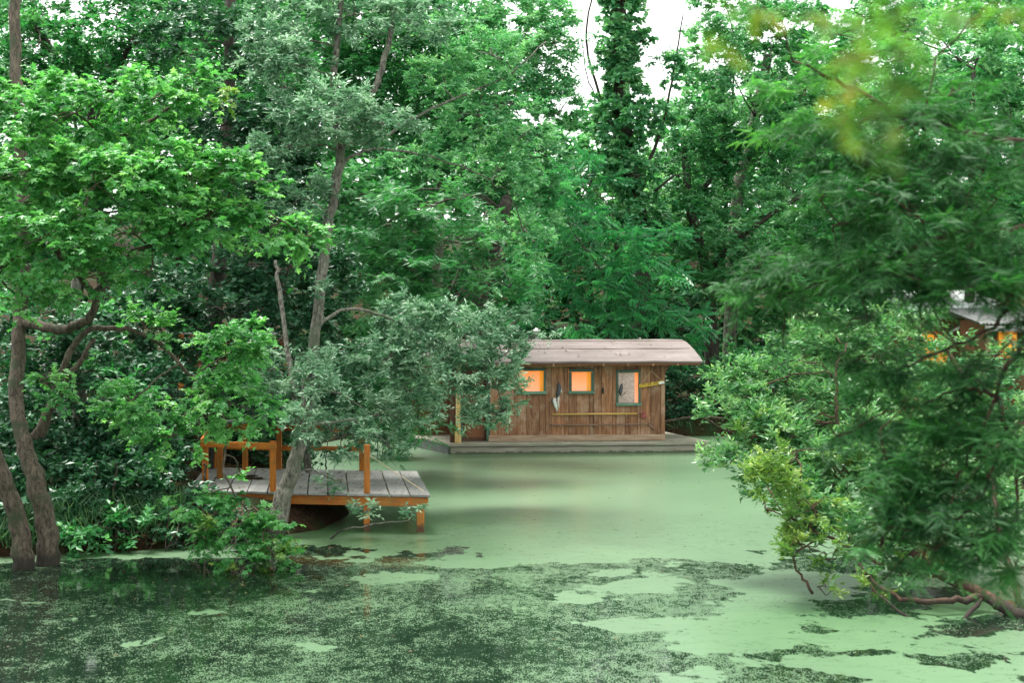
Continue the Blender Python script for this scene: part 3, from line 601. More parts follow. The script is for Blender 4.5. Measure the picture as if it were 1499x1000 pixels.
tree('arching_oak', 'oak with a pale arching bough right of the houseboat roof', 'tree',
     [([gp(1048, 46), at(1040, 480, 46), at(1035, 400, 46), at(1010, 300, 46), at(1000, 200, 46.5)], .3, .1)],
     {'bright': [lo(1060, 330, 45, 22, 44.5), lo(1110, 295, 50, 22, 44.5), lo(1150, 270, 40, 20, 44.5), lo(1090, 360, 50, 22, 44.5, .8), lo(1040, 80, 45, 60, 45, .9), lo(1090, 140, 50, 50, 45, .8), lo(1020, 160, 30, 40, 45.5, .7), lo(1060, 10, 45, 40, 45.5, .9)],
      'fine': [lo(1020, 250, 60, 50, 46), lo(1090, 230, 60, 50, 46), lo(1000, 330, 60, 50, 45.5), lo(1080, 410, 60, 40, 45), lo(1150, 180, 60, 60, 46, .9), lo(1040, 200, 60, 40, 46), lo(1130, 60, 60, 60, 47, .8)]},
     'dark', 21, limbs=[([at(1035, 400, 46), at(1080, 350, 45), at(1150, 300, 44.6), at(1190, 280, 44.4)], .13, .05), ([at(1010, 300, 46), at(1060, 240, 46), at(1110, 180, 46)], .1, .05)], twig=3)
tree('leaning_trunk_tree', 'tree with a straight grey leaning trunk beyond the arching oak', 'tree',
     [([gp(1066, 50), at(1078, 300, 49), at(1098, 210, 49), at(1125, 80, 49)], .24, .16)],
     {'fine': [lo(1150, 40, 60, 50, 49, .8), lo(1200, 120, 60, 50, 49, .7), lo(1180, 240, 60, 60, 49), lo(1190, 360, 70, 70, 48)]}, 'grey', 22, twig=3)
tree('far_bright_tree', 'pale light green tree high in the upper right corner behind the cypress', 'tree',
     [([gp(1420, 37), at(1420, 400, 37), at(1425, 100, 37)], .2, .06)],
     {'bright': [lo(1420, 90, 70, 60, 35), lo(1330, 110, 60, 50, 36, .8), lo(1480, 170, 50, 60, 35), lo(1400, 190, 70, 50, 36), lo(1460, 20, 60, 50, 36, .9), lo(1310, 30, 60, 40, 37, .7), lo(1250, 160, 50, 40, 38, .7), lo(1230, 50, 40, 40, 39, .5)],
      'fine': [lo(1450, 300, 80, 80, 36), lo(1330, 300, 90, 80, 37), lo(1250, 400, 90, 70, 38), lo(1420, 380, 100, 30, 38, .6), lo(1250, 270, 70, 70, 38)]}, 'dark', 23, twig=3)

# ---- the far rows: every tree is its own
rngF = random.Random(5)
FAR = [  # px at distance, distance, top (px row), species, words
 (-30, 40, -60, 'far', 'tree at the far left edge beyond the bright green crown'),
 (110, 46, 60, 'far', 'tree showing in the sky gaps of the upper left crown'),
 (250, 42, -80, 'far', 'tree far behind the dark evergreens'),
 (390, 46, -40, 'fard', 'dark tree far behind the silver leaved crown top'),
 (500, 50, -80, 'far', 'tall tree far behind the silver leaved trunk'),
 (610, 52, -60, 'far', 'tall tree far behind the feathery boughs'),
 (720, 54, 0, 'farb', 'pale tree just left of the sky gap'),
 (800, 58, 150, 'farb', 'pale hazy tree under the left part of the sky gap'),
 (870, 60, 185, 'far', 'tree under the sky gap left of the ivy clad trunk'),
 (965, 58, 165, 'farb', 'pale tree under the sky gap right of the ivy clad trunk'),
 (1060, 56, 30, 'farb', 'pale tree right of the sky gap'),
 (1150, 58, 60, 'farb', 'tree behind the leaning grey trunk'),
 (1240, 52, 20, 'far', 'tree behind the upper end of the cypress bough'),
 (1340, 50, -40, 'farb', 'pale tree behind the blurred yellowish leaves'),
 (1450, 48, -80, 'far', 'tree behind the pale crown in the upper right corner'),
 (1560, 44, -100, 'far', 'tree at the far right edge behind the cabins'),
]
FAR += [(px, d, top, 'dist', w) for px, d, top, w in (
 (-40, 74, -20, 'distant tree beyond the wood at the far left'), (90, 78, 20, 'distant tree glimpsed under the upper left sky gaps'), (230, 72, -60, 'distant tree glimpsed behind the evergreens'),
 (360, 76, -80, 'distant tree glimpsed over the dark evergreens'), (490, 80, -60, 'distant tree glimpsed behind the silver leaved crown'), (620, 74, -80, 'distant tree behind the tall fine leaved tree'),
 (745, 78, 20, 'distant tree left below the sky gap'), (850, 82, 190, 'distant tree in the bottom of the sky gap beside the ivy clad trunk'), (960, 84, 180, 'distant tree closing the sky gap on its right side'),
 (1065, 78, 60, 'distant tree between the arching oak and the sky gap'), (1180, 74, -20, 'distant tree behind the leaning grey trunk'), (1310, 78, -60, 'distant tree glimpsed through the cypress boughs'), (1440, 72, -60, 'distant tree above the cabins'), (1560, 76, -60, 'distant tree beyond the right edge cabins'))]
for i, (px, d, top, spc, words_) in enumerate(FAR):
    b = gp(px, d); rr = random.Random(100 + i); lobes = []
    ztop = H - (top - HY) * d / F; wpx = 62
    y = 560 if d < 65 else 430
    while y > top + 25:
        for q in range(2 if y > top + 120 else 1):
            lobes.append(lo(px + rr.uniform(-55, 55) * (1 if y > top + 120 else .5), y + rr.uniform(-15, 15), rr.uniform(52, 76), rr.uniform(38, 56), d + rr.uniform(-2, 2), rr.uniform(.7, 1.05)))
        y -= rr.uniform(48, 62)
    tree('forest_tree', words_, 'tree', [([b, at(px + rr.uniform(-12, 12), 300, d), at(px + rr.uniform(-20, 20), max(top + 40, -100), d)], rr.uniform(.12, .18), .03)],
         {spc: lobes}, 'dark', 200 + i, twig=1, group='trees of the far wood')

# ---- shrubs and undergrowth along the banks
def shrub(name, label, lobes, sp, seed, px, d, bark='dark', cat='shrub', group=None):
    c = gp(px, d); s = [([c, c + np.array([.06, 0, .35]), at(*[lobes[0][3], lobes[0][4]], lobes[0][5])], .035, .015)] if len(lobes[0]) > 3 else [([c, c + np.array([.08, 0, .5]), c + np.array([.1, .05, .9])], .035, .015)]
    return tree(name, label, cat, s, {sp: lobes} if not isinstance(lobes, dict) else lobes, bark, seed, twig=5, group=group)
SHR = [
 ('leafy shrub trailing over the water edge right of the twin trunks', [lo(140, 775, 40, 22, 21.3), lo(185, 780, 40, 20, 21.4), lo(110, 790, 16, 24, 21.0, .7)], 'fine', 160, 21.9),
 ('leafy shrub trailing over the water edge below the left end of the dock', [lo(250, 770, 34, 22, 21.9), lo(300, 765, 36, 20, 22.1), lo(355, 760, 26, 18, 22.4)], 'dark', 290, 22.5),
 ('dark broadleaf shrub at the water edge just right of the twin trunks', [lo(120, 745, 45, 40, 21.9), lo(150, 720, 50, 40, 22.3)], 'dark', 130, 22),
 ('dark shrub under the maple boughs left of the dock', [lo(195, 700, 40, 36, 22.8), lo(190, 650, 45, 35, 23.2)], 'dark', 225, 22.9),
 ('shrub in deep shade left of the twin trunks', [lo(5, 720, 36, 40, 21.8), lo(-20, 660, 45, 45, 22)], 'dark', -6, 21.9),
 ('dark shrub behind the dock railing', [lo(300, 600, 60, 50, 28.6), lo(370, 610, 60, 50, 29)], 'dark', 330, 28.8),
 ('tall dark shrub behind the silver leaved trunk', [lo(455, 590, 50, 46, 30.6), lo(500, 560, 50, 50, 31)], 'dark', 470, 30.8),
 ('low shrub overhanging the water left of the houseboat', [lo(575, 640, 34, 22, 34.5), lo(540, 610, 44, 36, 35)], 'fine', 545, 34.6),
 ('dark shrub close behind the houseboat porch', [lo(640, 600, 50, 46, 41.6), lo(690, 580, 50, 50, 41.8)], 'fard', 660, 42),
 ('dark shrub directly behind the houseboat chimney', [lo(800, 520, 60, 36, 42.5), lo(760, 500, 50, 40, 42.6)], 'fard', 780, 43),
 ('green shrub with leafy sprays at the right end of the houseboat', [lo(1000, 560, 30, 34, 41.6), lo(990, 590, 26, 24, 41.4), lo(1020, 600, 30, 20, 41.6)], 'dark', 1005, 42),
 ('bush on the bank between the houseboat and the right bank', [lo(1050, 570, 34, 30, 41.8), lo(1075, 540, 36, 36, 42)], 'fine', 1060, 42.2),
 ('dark shrub on the far bank behind the myrtle', [lo(1120, 560, 50, 46, 42), lo(1180, 540, 60, 60, 42)], 'fard', 1150, 42.5),
 ('shrub below the cabins on the right bank', [lo(1330, 560, 60, 36, 33), lo(1420, 570, 60, 40, 32), lo(1480, 560, 60, 40, 32)], 'bright', 1400, 33),
 ('vine covered shrub beneath the ivy clad tree', [lo(940, 500, 60, 30, 43.6), lo(1000, 480, 50, 40, 44)], 'fard', 960, 44),
]
for i, (lab, lb, spc, px, d) in enumerate(SHR):
    shrub('shrub', lab, lb, spc, 300 + i, px, d)

# undergrowth nobody could count: low leaves and leaf litter on the banks, strap leaves at the water line
def scatter_land(rng, n, xr, yr, smin, smax):
    P = np.column_stack([rng.uniform(*xr, n), rng.uniform(*yr, n)]); s = pond_sd(P); k = (s > smin) & (s < smax); P = P[k]
    px = CX + P[:, 0] * F / P[:, 1]; P = P[~((px > 262) & (px < 640) & (P[:, 1] > 22.6) & (P[:, 1] < 27.6))]
    return np.column_stack([P, height(P)])
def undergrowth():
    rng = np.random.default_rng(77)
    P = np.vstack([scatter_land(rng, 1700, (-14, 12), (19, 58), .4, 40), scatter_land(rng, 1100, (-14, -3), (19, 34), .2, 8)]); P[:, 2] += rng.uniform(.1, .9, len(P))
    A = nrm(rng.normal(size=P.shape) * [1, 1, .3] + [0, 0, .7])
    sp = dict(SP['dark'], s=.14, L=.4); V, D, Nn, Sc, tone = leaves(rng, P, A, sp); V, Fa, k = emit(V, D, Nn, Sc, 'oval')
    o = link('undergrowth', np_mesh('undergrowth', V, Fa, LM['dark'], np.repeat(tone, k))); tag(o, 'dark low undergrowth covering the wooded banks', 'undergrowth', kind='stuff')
    B = np.vstack([scatter_land(rng, 24000, (-12, 12), (19, 43), .02, .7), scatter_land(rng, 30000, (-10, -3.2), (20, 26), .02, .9)]); n = len(B)
    D = nrm(rng.normal(size=(n, 3)) * [.5, .5, .2] + [0, -.25, .9]); V, Fa, k = emit(B, D, nrm(rng.normal(size=(n, 3)) + [0, -.6, .4]), rng.uniform(.22, .55, n), 'blade')
    o = link('bank_grass', np_mesh('bank_grass', V, Fa, LM['grass'], np.repeat(rng.random(n), k))); tag(o, 'strap leaved grass along the pond edge', 'grass', kind='stuff')
undergrowth()
def bank_litter():
    rg = np.random.default_rng(21); B = np.vstack([scatter_land(rg, 9000, (-10, -2.6), (19.5, 28), -.02, 2.5), scatter_land(rg, 4000, (-6, 11), (38, 44), -.02, 2)]); n = len(B); B[:, 2] += .015
    V, Fa, k = emit(B, rg.normal(size=(n, 3)) * [1, 1, .2], rg.normal(size=(n, 3)) * .4 + [0, 0, 1], rg.uniform(.05, .12, n), 'oval')
    tag(link('leaf_litter', np_mesh('leaf_litter', V, Fa, LM['litter'], np.repeat(rg.random(n), k))), 'brown fallen leaves lying along the pond banks', 'leaf litter', kind='stuff')
    n = 420; P = np.column_stack([rg.uniform(-7, 7, n), rg.uniform(15, 36, n), np.full(n, .006)]); P = P[pond_sd(P[:, :2]) < -.3]; n = len(P)
    V, Fa, k = emit(P, rg.normal(size=(n, 3)) * [1, 1, .0], rg.normal(size=(n, 3)) * .08 + [0, 0, 1], rg.uniform(.03, .07, n), 'oval')
    tag(link('floating_leaves', np_mesh('floating_leaves', V, Fa, LM['litter'], np.repeat(rg.random(n), k))), 'small fallen leaves floating on the duckweed', 'leaves', kind='stuff')
bank_litter()
rr = random.Random(17)
for j, (px_, lab_) in enumerate(((185, 'tangle of bare reddish roots at the waterline right of the twin trunks'), (262, 'tangle of bare roots at the waterline below the strap leaved grass'), (335, 'tangle of bare reddish roots on the bank under the left end of the dock'))):
    x_, y_ = (px_ - CX) * 22.1 / F, 22.1; root = empty('root_tangle', (x_, y_, .3), label=lab_, cat='roots'); mb = MB()
    for q in range(16):
        a = rr.uniform(-1, 1); e = (a + rr.uniform(-.5, .5), rr.uniform(-1.0, -.5), rr.uniform(-.42, -.22)); limb_mesh(mb, [(a * .4, .3, rr.uniform(.0, .35)), ((a + e[0]) / 2 + rr.uniform(-.2, .2), rr.uniform(-.4, 0), rr.uniform(-.1, .25)), e], rr.uniform(.012, .03), .005, rr, 5, 10, .012)
    mb.build('roots', BK['red'], root, True)

# ------------------------------------------------------------------ houseboat
X0, Y0, TH = -1.59, 35.6, math.radians(4.7); cT, sT = math.cos(TH), math.sin(TH)
def U(px, v=0): k = (px - CX) / F; return (k * (Y0 + v * cT) - X0 + v * sT) / (cT - k * sT)
def Z(py, px, v=0): return H - (py - HY) * (Y0 + U(px, v) * sT + v * cT) / F
hb = empty('houseboat', (X0, Y0, 0), TH, label='brown board sided houseboat with a curved maroon roof moored across the pond', cat='houseboat')
DZ = .27
# hull: sides, dark belly, trim
hull = MB().prism([(0.02, .02), (6.60, .02), (5.97, 2.88), (-1.22, 2.88)], -.25, DZ - .07).build('hull', PM['grey'], hb)
MB().box((3.3, .0, .075), (6.5, .04, .19)).build('hull_board', WM['hull'], hb, bevel=.006)
MB().box((3.32, -.02, .215), (6.66, .07, .055)).build('trim_board', WM['hull'], hb, bevel=.006)
MB().bar((6.62, .05, .10), (5.99, 2.86, .10), .04, .25).build('hull_board', WM['hull'], hb)
MB().bar((0.0, .05, .10), (-1.24, 2.86, .10), .04, .25).build('hull_board', PM['grey'], hb)
# deck planks, along the length
n = 12
for i in range(n):
    v0, v1 = -.04 + 2.94 * i / n, -.04 + 2.94 * (i + 1) / n - .008
    f = lambda v: (-.43 * max(v, 0) - .02, 6.66 - .22 * max(v, 0))
    (a0, b0), (a1, b1) = f(v0), f(v1)
    MB().prism([(a0, v0), (b0, v0), (b1, v1), (a1, v1)], DZ - .035, DZ + .003 * (i % 2)).build('plank', WM['hull'], hb)
# walls
VW = .34; UL, UR = U(716, VW), U(971.5, VW); ZB, ZT = DZ + .02, 2.30
wl = [(U(757, VW), U(799, VW), Z(577, 790, VW), Z(539, 790, VW)), (U(832.5, VW), U(869.5, VW), Z(576.5, 850, VW), Z(540.5, 850, VW)), (U(902, VW), U(937.5, VW), Z(594, 920, VW), Z(541.5, 920, VW))]
edges = [UL] + [U(p, VW) for p in (734, 752.5, 771, 789.5, 807, 825.5, 843.5, 862.5, 881, 897, 915, 933, 952.5)] + [UR]
board_edges = edges
def board(u0, u1, z0, z1, k):
    MB().box(((u0 + u1) / 2, VW + .012 + .003 * (k % 3), (z0 + z1) / 2), (u1 - u0 - .010, .024, z1 - z0)).build('board', WM['siding'], hb, bevel=.002)
k = 0
for a, b in zip(board_edges[:-1], board_edges[1:]):
    cuts = sorted(set([a, b] + [w[j] for w in wl for j in (0, 1) if a + .03 < w[j] < b - .03]))
    for u0, u1 in zip(cuts[:-1], cuts[1:]):
        m_ = (u0 + u1) / 2; w = next((w for w in wl if w[0] <= m_ <= w[1]), None); k += 1
        if w:
            board(u0, u1, ZB, w[2], k); board(u0, u1, w[3], ZT, k)
        else: board(u0, u1, ZB, ZT, k)
wb = MB()   # wall body behind the boards, with openings left by building it around them
V0 = VW + .045
prev = UL
for w in wl:
    wb.box(((prev + w[0]) / 2, V0 + .03, (ZB + ZT) / 2), (w[0] - prev, .06, ZT - ZB))
    wb.box(((w[0] + w[1]) / 2, V0 + .03, (ZB + w[2]) / 2), (w[1] - w[0], .06, w[2] - ZB)); wb.box(((w[0] + w[1]) / 2, V0 + .03, (w[3] + ZT) / 2), (w[1] - w[0], .06, ZT - w[3])); prev = w[1]
wb.box(((prev + UR) / 2, V0 + .03, (ZB + ZT) / 2), (UR - prev, .06, ZT - ZB))
VB = 2.5
wb.box((UR - .03, (V0 + VB) / 2 + .03, (ZB + ZT) / 2), (.06, VB - V0 - .06, ZT - ZB)); wb.box(((UL + UR) / 2, VB + .03, (ZB + ZT) / 2), (UR - UL, .06, ZT - ZB))
wb.box((UL + .03, (V0 + VB) / 2 + .03, (ZB + ZT) / 2), (.06, VB - V0 - .06, ZT - ZB))
wb.build('wall', WM['brownwall'], hb)
for j in range(9):
    a = VW + .03 + j * .25; MB().box((UR + .014, a + .12, (ZB + ZT) / 2), (.022, .24, ZT - ZB)).build('board', WM['siding'], hb)
MB().box(((UL + UR) / 2 + .01, VW - .018, DZ + .085), (UR - UL + .05, .035, .15)).build('skirting_board', WM['skirt'], hb, bevel=.004)
MB().box((UR - .02, VW - .01, 1.28), (.10, .026, 2.0)).build('corner_board', WM['siding'], hb, bevel=.004)
for q, (u0, u1, z0, z1) in enumerate(wl):
    fw = .055 if q != 1 else .075
    wr = MB()
    wr.box(((u0 + u1) / 2, VW - .012, z1 - .035), (u1 - u0, .05, .07)).box((u0 + fw / 2, VW - .012, (z0 + z1) / 2 - .005), (fw, .05, z1 - z0 - .14)).box((u1 - fw / 2, VW - .012, (z0 + z1) / 2 - .005), (fw, .05, z1 - z0 - .14))
    wr.box(((u0 + u1) / 2, VW + .07, z0 + .03), (u1 - u0, .1, .06))
    wo = wr.build('window', WM['frame'], hb, bevel=.004)
    MB().box(((u0 + u1) / 2, VW - .03, z0 + .035), (u1 - u0 + .03, .09, .07)).build('sill', WM['sill'], wo, bevel=.005)
    MB().box(((u0 + u1) / 2, VW + .06, (z0 + z1) / 2), (u1 - u0 - .04, .006, z1 - z0 - .08)).build('pane', GLASS, wo)
    if q < 2:
        MB().box((u1 - fw - .04, VW + .115, (z0 + z1) / 2), (.11, .012, z1 - z0)).build('curtain_edge', GLOWW, wo)
        MB().box(((u0 + u1) / 2, VW + .14, (z0 + z1) / 2), (u1 - u0, .01, z1 - z0)).build('curtain', GLOW, wo)
    else:
        MB().box(((u0 + u1) / 2 - .06, VW + .12, (z0 + z1) / 2), (u1 - u0 - .14, .01, z1 - z0)).build('curtain', LACE, wo)
        MB().box(((u0 + u1) / 2, VW + .16, (z0 + z1) / 2), (u1 - u0, .01, z1 - z0)).build('blind', GLOW, wo)
# porch
up = U(667, .2)
MB().box((up - .03, .26, (DZ + 2.3) / 2), (.22, .16, 2.3 - DZ)).build('porch_post', WM['door'], hb)
MB().box((up + .06, .16, (DZ + 2.3) / 2), (.12, .10, 2.3 - DZ)).build('porch_post', WM['porch'], hb, bevel=.005)
MB().box((up + .055, .13, DZ + .14), (.16, .14, .28)).build('post_foot', WM['porch'], hb, bevel=.006)
MB().box((UL - .36, VW + .16, 1.28), (.62, .05, 2.0)).build('door', WM['door'], hb)
dr = [o for o in hb.children if o.name.startswith('door')][-1]
MB().box((UL - .36, VW + .125, 1.45), (.46, .012, .7)).build('door_panel', WM['brownwall'], dr); MB().box((UL - .36, VW + .125, .62), (.46, .012, .5)).build('door_panel', WM['brownwall'], dr)
MB().bar((U(681, VW), VW + .08, Z(620, 690, VW)), (U(698, VW), VW + .08, Z(619, 690, VW)), .03, .03).build('handle', WM['porch'], dr)
MB().box((UL - .02, VW + .03, 1.28), (.09, .09, 2.02)).build('door_jamb', WM['frame'], hb); MB().box((UL - .71, VW + .03, 1.28), (.07, .09, 2.02)).build('door_jamb', WM['frame'], hb)
MB().box((UL - 1.35, VB, 1.28), (1.2, .05, 2.02)).build('porch_back_wall', WM['brownwall'], hb)
# curved roof
RL, RR = -.75, U(1028.8, -.12)
def arc(v): x = (v - 1.35) / 1.47; return 2.275 + .52 * (1 - abs(x) ** 1.85)
vs = np.linspace(-.12, 2.82, 17); rb = MB(); V, Fs = [], []
for lay, dz in ((0, .0), (1, .045)):
    for v in vs:
        sh = -.26 * (1 - abs((v - 1.35) / 1.47) ** 1.6) * (v < 1.6) - (.26 if v >= 1.6 else 0) * 1
        for j in range(13):
            V.append((RL + (RR + sh - RL) * j / 12, v, arc(v) + dz + .008 * math.sin(j * 2.1 + v * 3)))
nv, nj = len(vs), 13; o2 = nv * nj
for i in range(nv - 1):
    for j in range(nj - 1):
        a = i * nj + j; Fs.append((a, a + nj, a + nj + 1, a + 1)); Fs.append((o2 + a, o2 + a + 1, o2 + a + nj + 1, o2 + a + nj))
for j in range(nj - 1):
    Fs.append((j, j + 1, o2 + j + 1, o2 + j)); a = (nv - 1) * nj + j; Fs.append((a, o2 + a, o2 + a + 1, a + 1))
for i in range(nv - 1):
    a = i * nj; Fs.append((a, o2 + a, o2 + a + nj, a + nj)); a = i * nj + nj - 1; Fs.append((a, a + nj, o2 + a + nj, o2 + a))
roof = rb.add(V, Fs).build('roof', ROOF, hb)
for py_, v_ in ((0, .42), (0, 1.0)): MB().box(((RL + RR) / 2 - .08, v_, arc(v_) + .052), (RR - RL - .3, .012, .012)).build('roof_seam', ROOF, roof)
def litter(parent, pts, seed, sz=.055):
    rg = np.random.default_rng(seed); P = np.array(pts, float); n_ = len(P)
    V, Fa, k_ = emit(P, rg.normal(size=(n_, 3)) * [1, 1, .12], rg.normal(size=(n_, 3)) * .25 + [0, 0, 1], rg.uniform(.6, 1.4, n_) * sz, 'oval')
    o = link('fallen_leaves', np_mesh('fallen_leaves', V, Fa, LM['litter'], np.repeat(rg.random(n_), k_)), parent); o['kind'] = 'stuff'
rg = np.random.default_rng(8); q_ = [(RL + .3 + rg.random() * (RR - RL - .8), v_) for v_ in rg.uniform(.0, 1.6, 170)]
litter(hb, [(a, b, arc(b) + .06) for a, b in q_], 5)
litter(hb, [(rg.uniform(.1, 6.3), rg.uniform(0, .3), DZ + .012) for _ in range(50)], 6)
# gable ends and rafters under the overhang
for ug in (UR - .02, UL + .02):
    g = MB(); pr = [(VW + .03 + (VB - VW - .06) * i / 12) for i in range(13)]
    V = [(ug + e, v, z) for e in (0, .04) for v, z in [(p, arc(p) - .01) for p in pr] + [(VB - .03, ZT - .1), (VW + .03, ZT - .1)]]; m_ = len(V) // 2
    g.add(V, [tuple(range(m_)), tuple(range(m_, 2 * m_))[::-1]] + [(i, m_ + i, m_ + (i + 1) % m_, (i + 1) % m_) for i in range(m_)]).build('gable', WM['siding'], hb)
MB().add([(UR, .30, 1.98), (UR + .22, .30, 2.28), (UR, .30, 2.28), (UR, .36, 1.98), (UR + .22, .36, 2.28), (UR, .36, 2.28)], [(0, 1, 2), (3, 5, 4), (0, 3, 4, 1), (1, 4, 5, 2), (2, 5, 3, 0)]).build('bracket', WM['siding'], hb)
for i in range(9):
    u = UL - .3 + i * (UR - UL + .9) / 8.5; MB().box((u, .13, 2.235), (.05, .44, .06)).build('rafter', WM['siding'], hb)
MB().box(((RL + RR) / 2, -.07, 2.245), (RR - RL - .1, .03, .06)).build('fascia', WM['brownwall'], hb)
MB().bar((U(776, .1), .1, Z(538, 776, .1)), (U(905, .1), .1, Z(533.5, 905, .1)), .018, .018).build('eave_batten', WM['porch'], hb)
# stovepipe
uc = U(785.7, 1.9); ch = MB().lathe([(.055, 0), (.055, .36), (.05, .37)], (uc, 1.9, 2.62), 14).build('chimney', PM['metal'], hb, smooth=False)
MB().lathe([(.07, .0), (.12, .03), (.12, .05), (.02, .11), (.0, .115)], (uc, 1.9, 3.02), 14).build('chimney_cap', PM['metal'], ch); MB().lathe([(.02, 0), (.02, .12)], (uc, 1.9, 2.95), 8).build('cap_stem', PM['metal'], ch)

def local(u, v, z): return Vector((X0 + u * cT - v * sT, Y0 + u * sT + v * cT, z))
def thing(name, u, v, z, label, cat): return empty(name, local(u, v, z), TH, label=label, cat=cat)
# yellow pole with red tip
u0, u1 = U(808.5, .28), U(933, .28); zz = Z(606.5, 860, .28)
t_ = thing('boat_pole', u0, .28, zz, 'yellow pole with a red end hanging level under the houseboat windows', 'pole')
MB().tube([(0, 0, 0), ((u1 - u0) / 2, 0, .004), (u1 - u0, 0, .006)], .026, 10).build('pole_shaft', WM['pole'], t_, True)
ue = U(942, .28) - u0
MB().tube([(u1 - u0, 0, .006), (ue, 0, .008)], [.022, .012], 8).build('pole_tip', WM['redp'], t_, True)
for s in (.25, 1.9): MB().bar((s, -.03, -.035), (s, .06, -.035), .02, .014).build('hook', PM['metal'], t_)
# grey-brown gaff
u0 = U(804, .28); zz = Z(622.5, 860, .28); u1 = U(950, .28)
t_ = thing('gaff_pole', u0, .28, zz, 'thin grey brown pole with a forked end below the yellow pole', 'pole')
MB().tube([(0, 0, 0), (1.2, 0, .006), (u1 - u0, 0, .012)], .02, 8).build('pole_shaft', WM['gaff'], t_, True)
MB().tube([(u1 - u0, 0, .012), (u1 - u0 + .14, 0, -.11)], [.026, .022], 8).build('fork_prong', WM['gaff'], t_, True)
MB().tube([(u1 - u0, 0, .012), (u1 - u0 + .08, 0, .07)], [.02, .014], 8).build('fork_prong', WM['gaff'], t_, True)
for s in (.3, 2.1): MB().bar((s, -.03, -.03), (s, .06, -.03), .02, .014).build('hook', PM['metal'], t_)
# red stencil-like patch of paint right of the pole is a small mounted hoop
t_ = thing('red_hanger', U(943, .3), .31, Z(609, 943, .3), 'small faded red wall hanger beside the red end of the pole', 'hanger')
MB().box((0, 0, .02), (.10, .02, .16)).build('plate', WM['redp'], t_); MB().box((0, -.02, -.04), (.16, .03, .03)).build('hook', WM['redp'], t_)
# hanging carved ornament of slate and white, like two long shapes
def ornament():
    v = .27; cu = U(816.5, v); cz = Z(580, 816, v)
    t_ = thing('carved_bird', cu, v, cz, 'dark and white carved bird hanging between the first two windows', 'ornament')
    def P(px, py): return (U(px, v) - cu, 0, Z(py, px, v) - cz)
    MB().tube([P(817, 561), P(819, 567), P(817.5, 575), P(815.5, 582)], [.03, .055, .06, .03], 10).build('bird_back', PM['blackp'], t_, True)
    MB().tube([P(821, 566), P(820.5, 573), P(817.5, 579), P(817, 590), P(818, 597)], [.018, .03, .025, .028, .015], 8).build('bird_breast', PM['white'], t_, True)
    MB().tube([P(812, 583), P(811.5, 588), P(814, 596), P(816, 601)], [.03, .05, .042, .02], 8).build('wing', PM['white'], t_, True)
    MB().tube([P(807, 585), P(811, 592), P(813.5, 599)], [.015, .022, .012], 8).build('wing_edge', PM['blackp'], t_, True)
    MB().tube([P(815, 600), P(815.5, 603.5)], [.02, .004], 8).build('beak', PM['white'], t_, True)
    MB().tube([P(815.5, 549), P(816, 556), P(818, 562)], [.006, .006, .006], 6).build('hanging_cord', PM['black'], t_, True)
ornament()
def ornament2():
    v = .27; cu = U(909, v); cz = Z(575, 909, v)
    t_ = thing('small_bird', cu, v, cz, 'small dark bird shaped ornament hanging in front of the lace curtained window', 'ornament')
    def P(px, py): return (U(px, v) - cu, 0, Z(py, px, v) - cz)
    MB().tube([P(910.5, 562), P(909.5, 567), P(908, 574), P(908.5, 580)], [.02, .045, .05, .012], 10).build('bird_body', PM['blackp'], t_, True)
    MB().tube([P(908, 578), P(908.5, 583)], [.014, .005], 8).build('tail', PM['white'], t_, True)
    MB().tube([P(909, 583), P(913, 577), P(917, 573)], [.006, .007, .006], 6).build('perch_twig', PM['blackp'], t_, True)
    MB().tube([P(913, 577), P(917, 576)], [.006, .005], 6).build('perch_twig', PM['blackp'], t_, True)
    MB().tube([P(910.5, 562), P(910.5, 543)], .003, 5).build('hanging_cord', PM['black'], t_)
ornament2()
t_ = thing('dark_knob', U(883, .3), .33, Z(572, 883, .3), 'small dark iron ornament on the boards between second and third window', 'ornament')
MB().lathe([(0, -.09), (.03, -.06), (.035, .02), (.02, .07), (0, .09)], (0, 0, 0), 10).build('iron_body', PM['black'], t_, True); MB().tube([(0, 0, .08), (.02, 0, .15), (-.01, 0, .2)], .008, 6).build('iron_stem', PM['black'], t_)
# sign on a string
v = .27; su = U(953, v); sz = Z(562, 953, v)
t_ = thing('hanging_sign', su, v, sz, 'long narrow yellow lettered sign hung askew on a string at the right wall corner', 'sign')
def Ps(px, py): return Vector((U(px, v) - su, 0, Z(py, px, v) - sz))
a_, b_ = Ps(935.5, 565.5), Ps(970.5, 559.5); ang = math.atan2((b_ - a_).z, (b_ - a_).x)
R_ = Matrix.Rotation(-ang, 3, 'Y')
MB().box((a_ + b_) / 2, ((b_ - a_).length, .02, .085), R_).build('sign_board', PM['signy'], t_, bevel=.004)
MB().box((a_ + b_) / 2 + Vector((.27, -.012, .035)), (.14, .012, .06), R_).build('sign_end', PM['white'], t_)
tx = bpy.data.curves.new('lettering', 'FONT'); tx.body = 'OUTLLER~MILL'; tx.size = .088; tx.extrude = .003; tx.align_x = 'CENTER'; tx.align_y = 'CENTER'
to = bpy.data.objects.new('lettering_curve', tx); COL.objects.link(to)
dg = bpy.context.evaluated_depsgraph_get(); me = bpy.data.meshes.new_from_object(to.evaluated_get(dg)); bpy.data.objects.remove(to)
me.materials.clear(); me.materials.append(PM['black']); lt = link('lettering', me, t_)
mid = (a_ + b_) / 2; lt.location = mid + Vector((-.05, -.0135, -.003)); lt.rotation_euler = (math.radians(90), -ang, 0)
nail = Ps(953.5, 543.5)
for q in (a_ + Vector((.02, 0, .03)), b_ + Vector((-.02, 0, .03))): MB().tube([nail, (nail + q) / 2 + Vector((0, -.005, -.004)), q], .005, 5).build('string', PM['rope'], t_)
MB().bar(nail + Vector((0, -.02, 0)), nail + Vector((0, .06, 0)), .012, .012).build('nail', PM['metal'], t_)

